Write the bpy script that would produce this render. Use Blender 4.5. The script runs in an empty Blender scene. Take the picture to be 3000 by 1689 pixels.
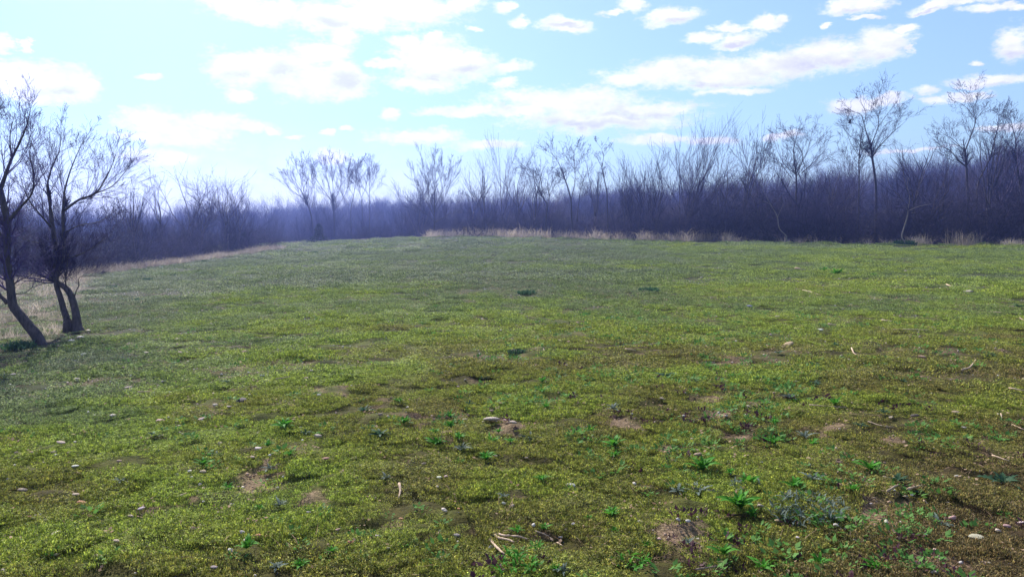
import bpy, math, random
import numpy as np
from mathutils import Vector

# ------------------------------------------------------------------ camera, sky, sun, exposure
SC = bpy.context.scene
COL = SC.collection
F_PX, CX, CY = 1982.0, 1287.5, 725.0        # focal length and centre in the picture's own units (2575 wide)
HORIZON = 560.0
EYE = 1.65
PITCH = math.atan((CY - HORIZON) / F_PX)
cam_data = bpy.data.cameras.new('camera')
cam = bpy.data.objects.new('camera', cam_data)
COL.objects.link(cam)
cam.location = (0, 0, EYE)
cam.rotation_euler = (math.pi / 2 - PITCH, 0, 0)
cam_data.sensor_width = 36.0
cam_data.lens = 36.0 * F_PX / 2575.0
cam_data.clip_start = 0.05
cam_data.clip_end = 6000
SC.camera = cam

SUN_AZ, SUN_EL = math.radians(-24), math.radians(37)
SKY_STRENGTH = 0.085
SUN_STRENGTH = 5.0
EXPOSURE = 0.95
SC.view_settings.view_transform = 'Standard'
SC.view_settings.look = 'None'
SC.view_settings.gamma = 1.0
SC.view_settings.use_curve_mapping = False
SC.view_settings.exposure = EXPOSURE
SC.cycles.max_bounces = 6
SC.cycles.volume_bounces = 1
SC.cycles.transparent_max_bounces = 8
SC.cycles.use_denoising = True
SC.cycles.use_adaptive_sampling = False

sun_dir = Vector((math.sin(SUN_AZ) * math.cos(SUN_EL), math.cos(SUN_AZ) * math.cos(SUN_EL), math.sin(SUN_EL)))
sd = bpy.data.lights.new('sun', 'SUN')
sd.energy = SUN_STRENGTH
sd.angle = math.radians(0.5)
sd.color = (1.0, 0.95, 0.86)
sun = bpy.data.objects.new('sun', sd)
COL.objects.link(sun)
sun.rotation_euler = sun_dir.to_track_quat('Z', 'Y').to_euler()
sun.location = sun_dir * 100


def ray(px, py):
    """direction of the view ray through a picture point"""
    a, b = (px - CX) / F_PX, (CY - py) / F_PX
    c, s = math.cos(PITCH), math.sin(PITCH)
    return (a, c + b * s, -s + b * c)


def angles(px, py):
    x, y, z = ray(px, py)
    return math.degrees(math.atan2(x, y)), math.degrees(math.atan2(z, math.hypot(x, y)))


class N:
    """tiny node-tree writer"""
    def __init__(self, tree):
        self.t = tree
        self.t.nodes.clear()

    def new(self, kind, **kw):
        n = self.t.nodes.new(kind)
        for k, v in kw.items():
            setattr(n, k, v)
        return n

    def link(self, a, b):
        self.t.links.new(a, b)

    def put(self, sock, v):
        if hasattr(v, 'is_output'):
            self.link(v, sock)
        else:
            sock.default_value = v

    def math(self, op, a, b=0.0, c=None, clamp=False):
        n = self.new('ShaderNodeMath', operation=op, use_clamp=clamp)
        self.put(n.inputs[0], a)
        self.put(n.inputs[1], b)
        if c is not None:
            self.put(n.inputs[2], c)
        return n.outputs[0]

    def vmath(self, op, a, b=None, out=0):
        n = self.new('ShaderNodeVectorMath', operation=op)
        self.put(n.inputs[0], a)
        if b is not None:
            self.put(n.inputs[1], b)
        return n.outputs[out]

    def mix(self, f, a, b, blend='MIX'):
        n = self.new('ShaderNodeMix', data_type='RGBA', blend_type=blend)
        self.put(n.inputs[0], f)
        self.put(n.inputs[6], a)
        self.put(n.inputs[7], b)
        return n.outputs[2]

    def noise(self, vec, scale, detail=3.0, rough=0.55, out=0):
        n = self.new('ShaderNodeTexNoise')
        if vec is not None:
            self.link(vec, n.inputs['Vector'])
        n.inputs['Scale'].default_value = scale
        n.inputs['Detail'].default_value = detail
        n.inputs['Roughness'].default_value = rough
        return n.outputs[out]

    def remap(self, v, a, b, c=0.0, d=1.0, smooth=True):
        n = self.new('ShaderNodeMapRange', interpolation_type='SMOOTHSTEP' if smooth else 'LINEAR')
        self.put(n.inputs[0], v)
        for i, q in enumerate((a, b, c, d)):
            n.inputs[i + 1].default_value = q
        return n.outputs[0]

    def ramp(self, f, stops):
        n = self.new('ShaderNodeValToRGB')
        e = n.color_ramp.elements
        while len(e) < len(stops):
            e.new(0.5)
        for k, (p, c) in enumerate(stops):
            e[k].position = p
            e[k].color = (*c, 1)
        self.put(n.inputs[0], f)
        return n.outputs[0]


CLOUDS = [  # centre x, centre y, half width, half height
    (600, 14, 85, 24), (690, 30, 80, 30), (830, 50, 95, 36), (930, 45, 80, 34), (1010, 26, 150, 34), (1160, 10, 60, 24),
    (10, 105, 22, 16), (52, 112, 12, 8),
    (50, 200, 110, 42), (150, 208, 90, 42), (215, 222, 40, 24),
    (590, 170, 75, 40), (700, 170, 120, 34), (800, 205, 115, 38), (870, 195, 48, 40), (800, 135, 75, 26), (870, 95, 36, 26), (600, 235, 34, 16),
    (1090, 150, 100, 55), (1020, 105, 34, 16), (970, 165, 45, 12), (1160, 165, 90, 40), (1060, 205, 85, 22), (1270, 165, 55, 13), (1085, 95, 26, 12), (1275, 212, 34, 14),
    (390, 305, 85, 32), (470, 325, 120, 18), (560, 302, 90, 20), (430, 350, 140, 12), (650, 312, 50, 14), (690, 325, 22, 8),
    (1420, 255, 190, 38), (1500, 300, 210, 30), (1620, 272, 150, 20), (1160, 276, 110, 13), (1300, 285, 90, 12),
    (1590, 195, 95, 24), (1680, 180, 110, 38), (1820, 185, 130, 48), (1960, 165, 130, 45), (2090, 140, 120, 48), (2210, 110, 75, 45), (2260, 75, 38, 16), (1850, 228, 95, 14), (2290, 118, 20, 8),
    (1270, 16, 26, 16), (1310, 60, 24, 15), (1415, 68, 58, 18), (1395, 50, 22, 12), (1540, 32, 34, 10), (1590, 12, 42, 20), (1690, 38, 66, 26), (1200, 72, 18, 9),
    (1770, 98, 50, 14), (1850, 105, 60, 22), (1840, 75, 50, 11), (1920, 68, 45, 22), (2075, 68, 14, 8), (1960, 55, 26, 14),
    (2150, 14, 80, 24), (2180, 40, 40, 10), (2400, 12, 110, 26), (2520, 22, 80, 20), (2350, 30, 60, 14), (2545, 105, 45, 42), (2500, 200, 105, 24), (2450, 212, 50, 10),
    (2330, 232, 34, 14), (2345, 255, 40, 12), (2430, 242, 60, 18), (2140, 268, 75, 22), (2220, 258, 60, 16), (2450, 150, 18, 9),
    (1050, 340, 115, 20), (1235, 362, 85, 18), (980, 287, 26, 12), (870, 332, 22, 9), (820, 340, 22, 6), (1660, 350, 90, 18), (1780, 355, 70, 14),
    (1970, 345, 50, 12), (2290, 372, 110, 10), (2520, 318, 80, 16), (385, 198, 28, 7), (740, 345, 22, 6), (400, 400, 130, 22), (830, 390, 60, 20),
]
SHADES = [(1420, 66, 40, 7), (1690, 50, 55, 9), (1850, 112, 50, 9), (2160, 24, 70, 12), (2545, 130, 40, 18), (1460, 312, 130, 12), (1180, 178, 60, 12), (830, 62, 70, 10), (600, 195, 50, 10), (150, 228, 60, 7), (1780, 215, 110, 14), (720, 190, 52, 20), (875, 208, 40, 20), (1095, 190, 58, 11), (2080, 165, 140, 32), (1960, 205, 150, 20), (2190, 150, 90, 24), (2480, 36, 100, 14),
          (2520, 212, 70, 11), (2330, 34, 60, 10), (2240, 275, 40, 8), (2420, 258, 40, 5), (1600, 285, 90, 10)]

world = bpy.data.worlds.new('World')
SC.world = world
world.use_nodes = True
w = N(world.node_tree)
tc = w.new('ShaderNodeTexCoord')
dirv = tc.outputs['Generated']
sky = w.new('ShaderNodeTexSky', sky_type='NISHITA')
sky.sun_disc = False
sky.sun_elevation = SUN_EL
sky.sun_rotation = SUN_AZ
sky.altitude = 200
sky.air_density = 1.0
sky.dust_density = 0.5
sky.ozone_density = 1.5
sxyz = w.new('ShaderNodeSeparateXYZ')
w.link(dirv, sxyz.inputs[0])
az = w.math('MULTIPLY', w.math('ARCTAN2', sxyz.outputs[0], sxyz.outputs[1]), 57.29578)
el = w.math('MULTIPLY', w.math('ARCSINE', sxyz.outputs[2]), 57.29578)
comb = w.new('ShaderNodeCombineXYZ')
w.link(az, comb.inputs[0])
w.link(el, comb.inputs[1])
uv = comb.outputs[0]
uvs = w.vmath('MULTIPLY', uv, (0.6, 1.15, 1.0))
n1 = w.noise(uvs, 0.42, 6.0, 0.62, out=1)
warp = w.vmath('MULTIPLY', w.vmath('SUBTRACT', n1, (0.5, 0.5, 0.5)), (3.6, 2.1, 0.0))
uvw = w.vmath('ADD', uv, warp)


def blob_min(items, vec):
    """smallest normalised distance to any of the ellipses, in degrees of azimuth and elevation"""
    best = None
    for (x, y, rx, ry) in items:
        a0, e0 = angles(x, y)
        a1, e1 = angles(x + rx, y - ry)
        a2, e2 = angles(x - rx, y + ry)
        ra, re = abs(a1 - a2) / 2, abs(e1 - e2) / 2
        v = vec
        if best is not None:                  # keeps the chain in order, so that the shader needs few registers
            q = w.new('ShaderNodeVectorMath', operation='MULTIPLY_ADD')
            w.link(best, q.inputs[0])
            q.inputs[1].default_value = (1e-7, 1e-7, 1e-7)
            w.link(vec, q.inputs[2])
            v = q.outputs[0]
        m = w.new('ShaderNodeVectorMath', operation='MULTIPLY_ADD')
        w.link(v, m.inputs[0])
        m.inputs[1].default_value = (1 / ra, 1 / re, 0)
        m.inputs[2].default_value = (-a0 / ra, -e0 / re, 0)
        d = w.vmath('LENGTH', m.outputs[0], out=1)
        best = d if best is None else w.math('MINIMUM', best, d)
    return best


dist = blob_min(CLOUDS, uvw)
n2 = w.noise(uvs, 1.6, 7.0, 0.6)
n5 = w.noise(uvs, 5.5, 6.0, 0.68)
edge = w.math('ADD', w.math('ADD', dist, w.math('MULTIPLY', w.math('SUBTRACT', n2, 0.5), 1.25)), w.math('MULTIPLY', w.math('SUBTRACT', n5, 0.5), 0.75))
dens = w.remap(edge, 1.42, 0.50)
# the same fair-weather clouds go on above and around the view
n3 = w.noise(w.vmath('MULTIPLY', dirv, (2.4, 2.4, 5.0)), 2.2, 7.0, 0.55)
more = w.remap(n3, 0.53, 0.62)
outside = w.math('MAXIMUM', w.remap(el, 15.5, 19.0), w.remap(w.math('ABSOLUTE', az), 34.0, 40.0))
above = w.remap(el, 2.0, 8.0)
dens = w.math('MAXIMUM', dens, w.math('MULTIPLY', w.math('MULTIPLY', more, outside), above))
# bright bank of far haze low in the sky under the sun
bank = w.math('MULTIPLY', w.remap(w.math('ABSOLUTE', w.math('ADD', az, 22.0)), 34.0, 4.0), w.remap(el, 7.5, 0.5))
dens = w.math('MAXIMUM', w.math('MULTIPLY', dens, 0.96), w.math('MULTIPLY', bank, 0.75))
sh = blob_min(SHADES, uvw)
shade = w.math('MULTIPLY', w.remap(w.math('ADD', sh, w.math('MULTIPLY', w.math('SUBTRACT', n2, 0.5), 0.9)), 1.9, 0.0), w.remap(edge, 1.05, 0.35))
n4 = w.noise(uvs, 0.9, 5.0, 0.6)
white = w.ramp(n4, [(0.30, (0.80, 0.81, 0.90)), (0.60, (1.06, 1.06, 1.06))])
ccol = w.mix(shade, white, (0.66, 0.65, 0.86, 1))
# highlight roll-off of the very bright sky on the sun's side
lum = w.math('MULTIPLY', w.vmath('DOT_PRODUCT', sky.outputs[0], (0.25, 0.6, 0.15), out=1), SKY_STRENGTH * 2 ** EXPOSURE)
roll = w.math('DIVIDE', 1.62, w.math('ADD', 1.0, w.math('DIVIDE', lum, 1.15)))
tint = w.mix(w.remap(lum, 0.5, 2.2, smooth=False), (0.90, 0.94, 1.06, 1), (0.68, 0.97, 1.03, 1))
scol = w.vmath('SCALE', w.mix(1.0, sky.outputs[0], tint, 'MULTIPLY'))
w.link(roll, scol.node.inputs['Scale'])
bg1 = w.new('ShaderNodeBackground')
w.link(scol, bg1.inputs[0])
bg1.inputs[1].default_value = SKY_STRENGTH
bg2 = w.new('ShaderNodeBackground')
w.link(ccol, bg2.inputs[0])
bg2.inputs[1].default_value = 0.61
mx = w.new('ShaderNodeMixShader')
w.link(dens, mx.inputs[0])
w.link(bg1.outputs[0], mx.inputs[1])
w.link(bg2.outputs[0], mx.inputs[2])
wo = w.new('ShaderNodeOutputWorld')
w.link(mx.outputs[0], wo.inputs[0])

# ------------------------------------------------------------------ land form
RNG = np.random.default_rng(11)


def _tab(seed):
    return np.random.default_rng(seed).random((64, 64))


_TABS = {}


def vnoise(x, y, scale, seed=0):
    if seed not in _TABS:
        _TABS[seed] = _tab(seed)
    t = _TABS[seed]
    x = np.asarray(x, float) / scale
    y = np.asarray(y, float) / scale
    i, j = np.floor(x).astype(int), np.floor(y).astype(int)
    fx, fy = x - i, y - j
    fx, fy = fx * fx * (3 - 2 * fx), fy * fy * (3 - 2 * fy)
    a, b = t[i % 64, j % 64], t[(i + 1) % 64, j % 64]
    c, d = t[i % 64, (j + 1) % 64], t[(i + 1) % 64, (j + 1) % 64]
    return (a * (1 - fx) + b * fx) * (1 - fy) + (c * (1 - fx) + d * fx) * fy


def fbm(x, y, scale, seed=0, octaves=3):
    v, a, s = 0.0, 1.0, 0.0
    for o in range(octaves):
        v = v + a * vnoise(x, y, scale / 2 ** o, seed + 17 * o)
        s += a
        a *= 0.5
    return v / s


def sstep(t):
    t = np.clip(t, 0, 1)
    return t * t * (3 - 2 * t)


RIDGE_AZ = [-60, -40, -33, -26, -17, -11, -1, 8, 17, 24, 30, 33, 45, 70]
RIDGE_TOP = [4, 4, 3.6, 3.6, 6.5, 8.6, 9.2, 11.5, 13.0, 15.0, 19.0, 23.0, 27.0, 24.0]
WOOD_H = 8.0


def height(x, y, fine=True):
    x = np.asarray(x, float)
    y = np.asarray(y, float)
    t = -x - 2.0
    t = 0.5 * (t + np.sqrt(t * t + 4.0))
    z = -0.045 * np.minimum(t, 40.0)
    z = z + 0.45 * np.exp(-((y - 80) / 20.0) ** 2) * sstep((14 - x) / 22) * sstep((x + 60) / 25)
    z = z + 0.14 * sstep((y - 25) / 35) * sstep((x + 5) / 15)
    r = np.hypot(x, y)
    z = z - 0.085 * np.clip(y - 87 - 0.25 * np.clip(x + 10, 0, 60), 0, 38) * sstep((y - 60) / 20) * sstep((30 - x) / 30)
    azd = np.degrees(np.arctan2(x, np.maximum(y, 1e-6)))
    top = np.interp(azd, RIDGE_AZ, RIDGE_TOP) - WOOD_H
    k = sstep((r - 125) / 140.0) * (y > 0)
    z = z * (1 - k) + top * k
    near = np.exp(-(r / 60.0) ** 2)
    z = z + near * 0.10 * (fbm(x, y, 4.5, 3) - 0.5)
    if fine:
        n = np.exp(-(r / 28.0) ** 2)
        z = z + n * (0.075 * (fbm(x, y, 0.50, 5) - 0.5) + 0.075 * (vnoise(x, y, 0.17, 9) - 0.5))
    return z


def h1(x, y):
    return float(height(np.array([x]), np.array([y]))[0])


def hit(px, py):
    """where the view ray through a picture point meets the ground"""
    d = np.array(ray(px, py))
    s = np.geomspace(2.0, 400, 3000)
    z = EYE + d[2] * s - height(d[0] * s, d[1] * s)
    k = np.argmax(z < 0)
    if z[k] >= 0:
        return None
    a = z[k - 1] / (z[k - 1] - z[k])
    t = s[k - 1] + a * (s[k] - s[k - 1])
    return (d[0] * t, d[1] * t, h1(d[0] * t, d[1] * t))


def at_depth(px, py, Y):
    d = ray(px, py)
    s = Y / d[1]
    return (d[0] * s, Y, EYE + d[2] * s)


# where the mown green ends towards the rough grass and the thickets
EDGE_Y = [0, 9.5, 13, 20, 36, 50, 64, 72]
EDGE_X = [-6.2, -6.2, -7.0, -10.8, -18.6, -19.6, -19.6, -60]
TL_X = [-12, -9.8, 0, 8, 20, 36, 60, 95]
TL_Y = [90, 86, 76, 70, 60, 53.5, 47, 41]


def edge_depth(px):
    k = (px - CX) / F_PX
    Y = 60.0
    for _ in range(60):
        Y = 0.5 * Y + 0.5 * float(np.interp(k * Y, TL_X, TL_Y))
    return Y



def c5(x, y): return x * .408, 858.3 + y * .408
def c6(x, y): return 858.3 + x * .408, 858.3 + y * .408
def c7(x, y): return 1716.6 + x * .408, 858.3 + y * .408
def c8(x, y): return 1716.6 + x * .3332, 600.8 + y * .3332
def c1(x, y): return x * .4973, 188.8 + y * .4973
def c4(x, y): return 1888 + x * .3197, 188.8 + y * .3197
def c3(x, y): return 1287.5 + x * .2723, 257.5 + y * .2723
def c2(x, y): return 644 + x / 3.0, 343 + y / 3.0
def cT(x, y): return x * .17765, 652.3 + y * .17765
def cf(x, y): return 257.5 + x * .26655, 566.5 + y * .26655


# bare soil patches: picture position, half width, half height
SOIL = []
for f, lst in ((c7, [(250, 440, 150, 60), (80, 525, 80, 50), (800, 425, 90, 22), (1130, 430, 60, 16), (60, 625, 80, 30), (420, 770, 70, 18), (560, 690, 60, 18),
                     (1500, 712, 95, 24), (1740, 885, 100, 34), (1165, 935, 60, 28), (1385, 1000, 40, 18), (150, 1385, 90, 55), (1330, 1390, 80, 40), (480, 385, 60, 16),
                     (1670, 1110, 50, 22), (2000, 1150, 50, 22), (70, 870, 50, 18), (330, 590, 90, 20), (1430, 585, 60, 16), (100, 1260, 70, 40), (1010, 1050, 60, 20)]),
               (c6, [(1810, 720, 110, 50), (2040, 700, 90, 40), (960, 490, 150, 26), (1180, 815, 70, 36), (780, 1290, 50, 32), (1090, 130, 120, 24), (1980, 1290, 70, 36),
                     (850, 1190, 40, 22), (760, 460, 120, 26), (1500, 880, 80, 30), (1480, 1060, 60, 26), (110, 940, 50, 20), (1560, 1150, 60, 30), (330, 1150, 50, 20)]),
               (c8, [(1400, 345, 170, 22), (1320, 440, 90, 22), (270, 1215, 190, 36), (650, 1245, 90, 28), (880, 660, 70, 16)]),
               (c5, [(340, 1210, 110, 14), (60, 1180, 60, 16), (1340, 1240, 70, 18), (820, 680, 70, 12), (1800, 660, 60, 12), (1500, 400, 90, 12)])):
    for (x, y, a, b) in lst:
        px, py = f(x, y)
        p = hit(px, py)
        p2 = hit(px, py - b * 0.36)
        p3 = hit(px, py + b * 0.36)
        if p is None or p2 is None or p3 is None:
            continue
        D = math.hypot(p[0], p[1])
        SOIL.append((p[0], p[1], max(0.05, a * .40 * D / F_PX), max(0.05, (p2[1] - p3[1]) / 2)))


def soil_mask(x, y):
    x = np.asarray(x, float)
    y = np.asarray(y, float)
    m = np.zeros_like(x)
    for (a, b, rx, ry) in SOIL:
        q = ((x - a) / rx) ** 2 + ((y - b) / ry) ** 2
        m = np.maximum(m, np.exp(-q * 0.8))
    r = np.hypot(x, y)
    base = fbm(x, y, 0.42, 41, 4)
    speck = sstep((base - 0.60) / 0.10) * 0.75 * np.exp(-(r / 11) ** 2)
    rag = m * 4.6 * (fbm(x, y, 0.13, 43, 4) - 0.34) - 0.16
    return np.clip(np.maximum(sstep(rag), speck), 0, 1)


def tint_field(x, y):
    """0 grey-green sward, 0.5 yellow-green moss, 1 olive-brown moss; sunlit and shaded zones are tinted in"""
    x = np.asarray(x, float)
    y = np.asarray(y, float)
    r = np.hypot(x, y)
    n = fbm(x, y, 5.0, 71, 4)
    m = fbm(x, y, 0.7, 73, 3)
    az = x / np.maximum(y, 0.5)
    sunlit_band = np.exp(-((np.log(np.maximum(r, .1)) - np.log(9.5)) / 0.55) ** 2) * (0.55 + 0.45 * sstep((az + 0.55) / 0.35))  # sunlit stretch of the field, put into the moss colour as yellow-green
    grey = sstep((r - 9) / 16) * (0.75 - 0.55 * sstep((az - 0.05) / 0.4)) + 0.55 * sstep((-az - 0.33) / 0.22) * sstep((r - 5.5) / 4)  # greyer sward far off; tree shade on the left is tinted in too
    brown = np.exp(-(r / 5.2) ** 2) * 0.34 + 0.40 * sstep((az - 0.25) / 0.35) * np.exp(-(r / 13) ** 2)  # olive-brown moss that also paints in the darkening towards the near corners
    t = 0.45 + 0.10 * sunlit_band - 0.42 * grey + brown + 0.55 * (n - 0.5) + 0.55 * (m - 0.5)
    return np.clip(t, 0, 1)


# ------------------------------------------------------------------ materials
def material(name):
    m = bpy.data.materials.new(name)
    m.use_nodes = True
    return m, N(m.node_tree)


def finish(n, shader, disp=None):
    o = n.new('ShaderNodeOutputMaterial')
    n.link(shader, o.inputs[0])


def principled(n, col, rough=0.9, spec=0.2, normal=None):
    b = n.new('ShaderNodeBsdfPrincipled')
    n.put(b.inputs['Base Color'], col)
    n.put(b.inputs['Roughness'], rough)
    b.inputs['Specular IOR Level'].default_value = spec
    if normal is not None:
        n.link(normal, b.inputs['Normal'])
    return b.outputs[0]


def translucent(n, base, col, amount):
    t = n.new('ShaderNodeBsdfTranslucent')
    n.put(t.inputs[0], col)
    m = n.new('ShaderNodeMixShader')
    m.inputs[0].default_value = amount
    n.link(base, m.inputs[1])
    n.link(t.outputs[0], m.inputs[2])
    return m.outputs[0]


def bump(n, h, dist, strength=1.0):
    b = n.new('ShaderNodeBump')
    b.inputs['Strength'].default_value = strength
    b.inputs['Distance'].default_value = dist
    n.link(h, b.inputs['Height'])
    return b.outputs[0]


def world_pos(n):
    return n.new('ShaderNodeNewGeometry').outputs['Position']


def attr(n, name, kind='GEOMETRY', out='Fac'):
    a = n.new('ShaderNodeAttribute', attribute_type=kind)
    a.attribute_name = name
    return a.outputs[out]


MOSS_STOPS = [(0.0, (0.175, 0.215, 0.130)), (0.28, (0.180, 0.250, 0.080)), (0.5, (0.275, 0.36, 0.052)), (0.72, (0.225, 0.235, 0.050)), (1.0, (0.17, 0.125, 0.060))]

M_MOSS, n = material('moss')
pos = world_pos(n)
t = attr(n, 'tint', 'INSTANCER')
f1 = n.noise(pos, 70, 2)
tt = n.math('ADD', t, n.math('MULTIPLY', n.math('SUBTRACT', f1, 0.5), 0.85), clamp=True)
mc = n.ramp(tt, MOSS_STOPS)
f2 = n.noise(pos, 26, 3, 0.7)
mc = n.mix(1.0, mc, n.ramp(f2, [(0.36, (0.30, 0.34, 0.30)), (0.64, (1.75, 1.7, 1.6))]), 'MULTIPLY')
vy = attr(n, 'vary')
mc = n.mix(1.0, mc, n.ramp(vy, [(0.0, (.30, .30, .30)), (.35, (.62, .66, .60)), (.7, (1.15, 1.15, 1.0)), (.9, (1.7, 1.6, 1.5)), (1.0, (2.0, 1.7, 1.5))]), 'MULTIPLY')
finish(n, translucent(n, principled(n, mc, 0.75, 0.25), mc, 0.26))

M_GROUND, n = material('ground_soil_and_moss')
pos = world_pos(n)
so = attr(n, 'soil')
ti = attr(n, 'tint')
li = attr(n, 'litter')
fine = n.noise(pos, 90, 4, 0.65)
mid = n.noise(pos, 9, 4, 0.6)
soilc = n.ramp(fine, [(0.28, (0.09, 0.058, 0.04)), (0.5, (0.30, 0.20, 0.14)), (0.72, (0.54, 0.40, 0.30))])
tt = n.math('ADD', ti, n.math('MULTIPLY', n.math('SUBTRACT', mid, 0.5), 0.6), clamp=True)
mossc = n.mix(1.0, n.ramp(tt, MOSS_STOPS), n.ramp(fine, [(0.3, (0.08, 0.075, 0.07)), (0.7, (0.38, 0.35, 0.33))]), 'MULTIPLY')  # moss colour darkened to paint the shade in gaps between tufts
litc = n.ramp(n.noise(pos, 14, 5, 0.7), [(0.3, (0.04, 0.035, 0.025)), (0.6, (0.11, 0.09, 0.065)), (0.8, (0.20, 0.16, 0.12))])
mossc = n.mix(1.0, mossc, n.ramp(n.noise(pos, 5.0, 6, 0.75), [(0.35, (0.45, 0.42, 0.42)), (0.65, (1.5, 1.45, 1.35))]), 'MULTIPLY')
soilc = n.mix(1.0, soilc, n.ramp(n.noise(pos, 28, 5, 0.75), [(0.35, (0.40, 0.38, 0.38)), (0.65, (1.3, 1.25, 1.2))]), 'MULTIPLY')
gc = n.mix(so, mossc, soilc)
gc = n.mix(li, gc, litc)
hh = n.math('ADD', n.math('MULTIPLY', fine, 0.6), n.noise(pos, 30, 3, 0.6))
finish(n, principled(n, gc, 0.95, 0.1, bump(n, hh, 0.02, 0.9)))


def bark_material(name, dark, light, tw=False, scale=18.0):
    m, n = material(name)
    oc = n.new('ShaderNodeTexCoord').outputs['Object']
    st = n.vmath('MULTIPLY', oc, (1.0, 1.0, 0.22))
    a = n.noise(st, scale, 5, 0.7)
    inf = n.new('ShaderNodeObjectInfo')
    c = n.ramp(a, [(0.3, dark), (0.72, light)])
    c = n.mix(1.0, c, inf.outputs['Color'], 'MULTIPLY')
    if tw:
        v = n.ramp(inf.outputs['Random'], [(0.0, (.45, .45, .5)), (.3, (.8, .8, .85)), (.55, (1.0, .98, .95)), (.75, (1.35, 1.25, 1.05)), (.9, (1.9, 1.75, 1.6)), (1.0, (1.3, 1.5, 1.1))])
        c = n.mix(1.0, c, v, 'MULTIPLY')
    finish(n, principled(n, c, 0.85, 0.25, bump(n, a, 0.03, 0.8)))
    return m


M_BARK = bark_material('bark', (0.025, 0.022, 0.030), (0.09, 0.078, 0.092))
M_BARKNEAR = bark_material('furrowed_bark', (0.022, 0.020, 0.026), (0.12, 0.10, 0.105), scale=26)
M_TWIG = bark_material('twigs', (0.015, 0.013, 0.040), (0.046, 0.038, 0.105), True, 3.0)  # blue of the hazy air is mixed into the twig colour
M_PALEBARK = bark_material('pale_bark', (0.10, 0.09, 0.085), (0.27, 0.24, 0.22))
M_STICK = bark_material('bleached_wood', (0.42, 0.28, 0.18), (0.70, 0.54, 0.40), scale=40)
M_GREYSTICK = bark_material('weathered_wood', (0.22, 0.16, 0.11), (0.46, 0.36, 0.26), scale=40)

M_STONE, n = material('field_stone')
oc = n.new('ShaderNodeTexCoord').outputs['Object']
inf = n.new('ShaderNodeObjectInfo')
a = n.noise(oc, 4.0, 5, 0.65)
b = n.noise(oc, 26, 3, 0.6)
c = n.mix(1.0, inf.outputs['Color'], n.ramp(a, [(0.3, (0.62, 0.58, 0.55)), (0.7, (1.12, 1.08, 1.05))]), 'MULTIPLY')
c = n.mix(n.remap(b, 0.62, 0.72, 0, 0.55), c, (0.10, 0.085, 0.07, 1))
finish(n, principled(n, c, 0.72, 0.35, bump(n, b, 0.08, 0.5)))

M_PEBBLE, n = material('gravel_stone')
inf = n.new('ShaderNodeObjectInfo')
c = n.ramp(inf.outputs['Random'], [(0.0, (0.30, 0.21, 0.15)), (0.3, (0.50, 0.40, 0.32)), (0.6, (0.62, 0.56, 0.48)), (0.8, (0.42, 0.40, 0.38)), (1.0, (0.45, 0.26, 0.16))])
finish(n, principled(n, c, 0.75, 0.3))


def leaf_material(name, c0, c1, amount=0.35, spec=0.06, rough=0.6):
    m, n = material(name)
    pos = world_pos(n)
    inf = n.new('ShaderNodeObjectInfo')
    a = n.math('ADD', n.math('MULTIPLY', n.noise(pos, 30, 2), 0.7), n.math('MULTIPLY', inf.outputs['Random'], 0.3))
    c = n.ramp(a, [(0.25, c0), (0.75, c1)])
    finish(n, translucent(n, principled(n, c, rough, spec), c, amount))
    return m


M_LEAF = {
    'g': leaf_material('fresh_green_leaf', (0.035, 0.14, 0.014), (0.10, 0.32, 0.03)),
    'd': leaf_material('dark_leaf', (0.025, 0.07, 0.035), (0.065, 0.13, 0.065)),
    's': leaf_material('silver_leaf', (0.05, 0.078, 0.058), (0.17, 0.21, 0.17), 0.2),
}
M_CLOVER = leaf_material('small_green_leaf', (0.05, 0.15, 0.025), (0.15, 0.30, 0.07))
M_PURPLE = leaf_material('purple_leaf', (0.045, 0.018, 0.028), (0.10, 0.045, 0.06), 0.2)
M_CEDAR = leaf_material('cedar_foliage', (0.016, 0.026, 0.024), (0.035, 0.05, 0.045), 0.1, 0.1, 0.9)
M_DRY = leaf_material('dry_grass_blade', (0.20, 0.165, 0.125), (0.64, 0.55, 0.45), 0.45, 0.1, 0.9)
M_CLOD = leaf_material('soil_crumb', (0.15, 0.095, 0.065), (0.48, 0.34, 0.25), 0.0, 0.1, 0.95)
M_LITTER = leaf_material('dead_leaf', (0.16, 0.09, 0.05), (0.48, 0.34, 0.23), 0.25, 0.1, 0.9)
M_BLACK, n = material('bird_feathers')
finish(n, principled(n, (0.02, 0.02, 0.025, 1), 0.7, 0.3))

# ------------------------------------------------------------------ mesh helpers


def mesh_from(name, verts, faces, mats, smooth=False):
    """faces: an (n,k) array of one polygon size, or a list of such arrays"""
    me = bpy.data.meshes.new(name)
    verts = np.asarray(verts, np.float32)
    if not isinstance(faces, list):
        faces = [faces]
    faces = [np.asarray(f, np.int32) for f in faces if len(f)]
    me.vertices.add(len(verts))
    me.vertices.foreach_set('co', verts.ravel())
    tot = sum(f.size for f in faces)
    me.loops.add(tot)
    me.loops.foreach_set('vertex_index', np.concatenate([f.ravel() for f in faces]))
    sizes = np.concatenate([np.full(len(f), f.shape[1], np.int32) for f in faces])
    starts = np.concatenate(([0], np.cumsum(sizes)[:-1])).astype(np.int32)
    me.polygons.add(len(sizes))
    me.polygons.foreach_set('loop_start', starts)
    if smooth:
        me.polygons.foreach_set('use_smooth', np.ones(len(sizes), bool))
    me.update(calc_edges=True)
    for m in (mats if isinstance(mats, (list, tuple)) else [mats]):
        me.materials.append(m)
    return me


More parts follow.
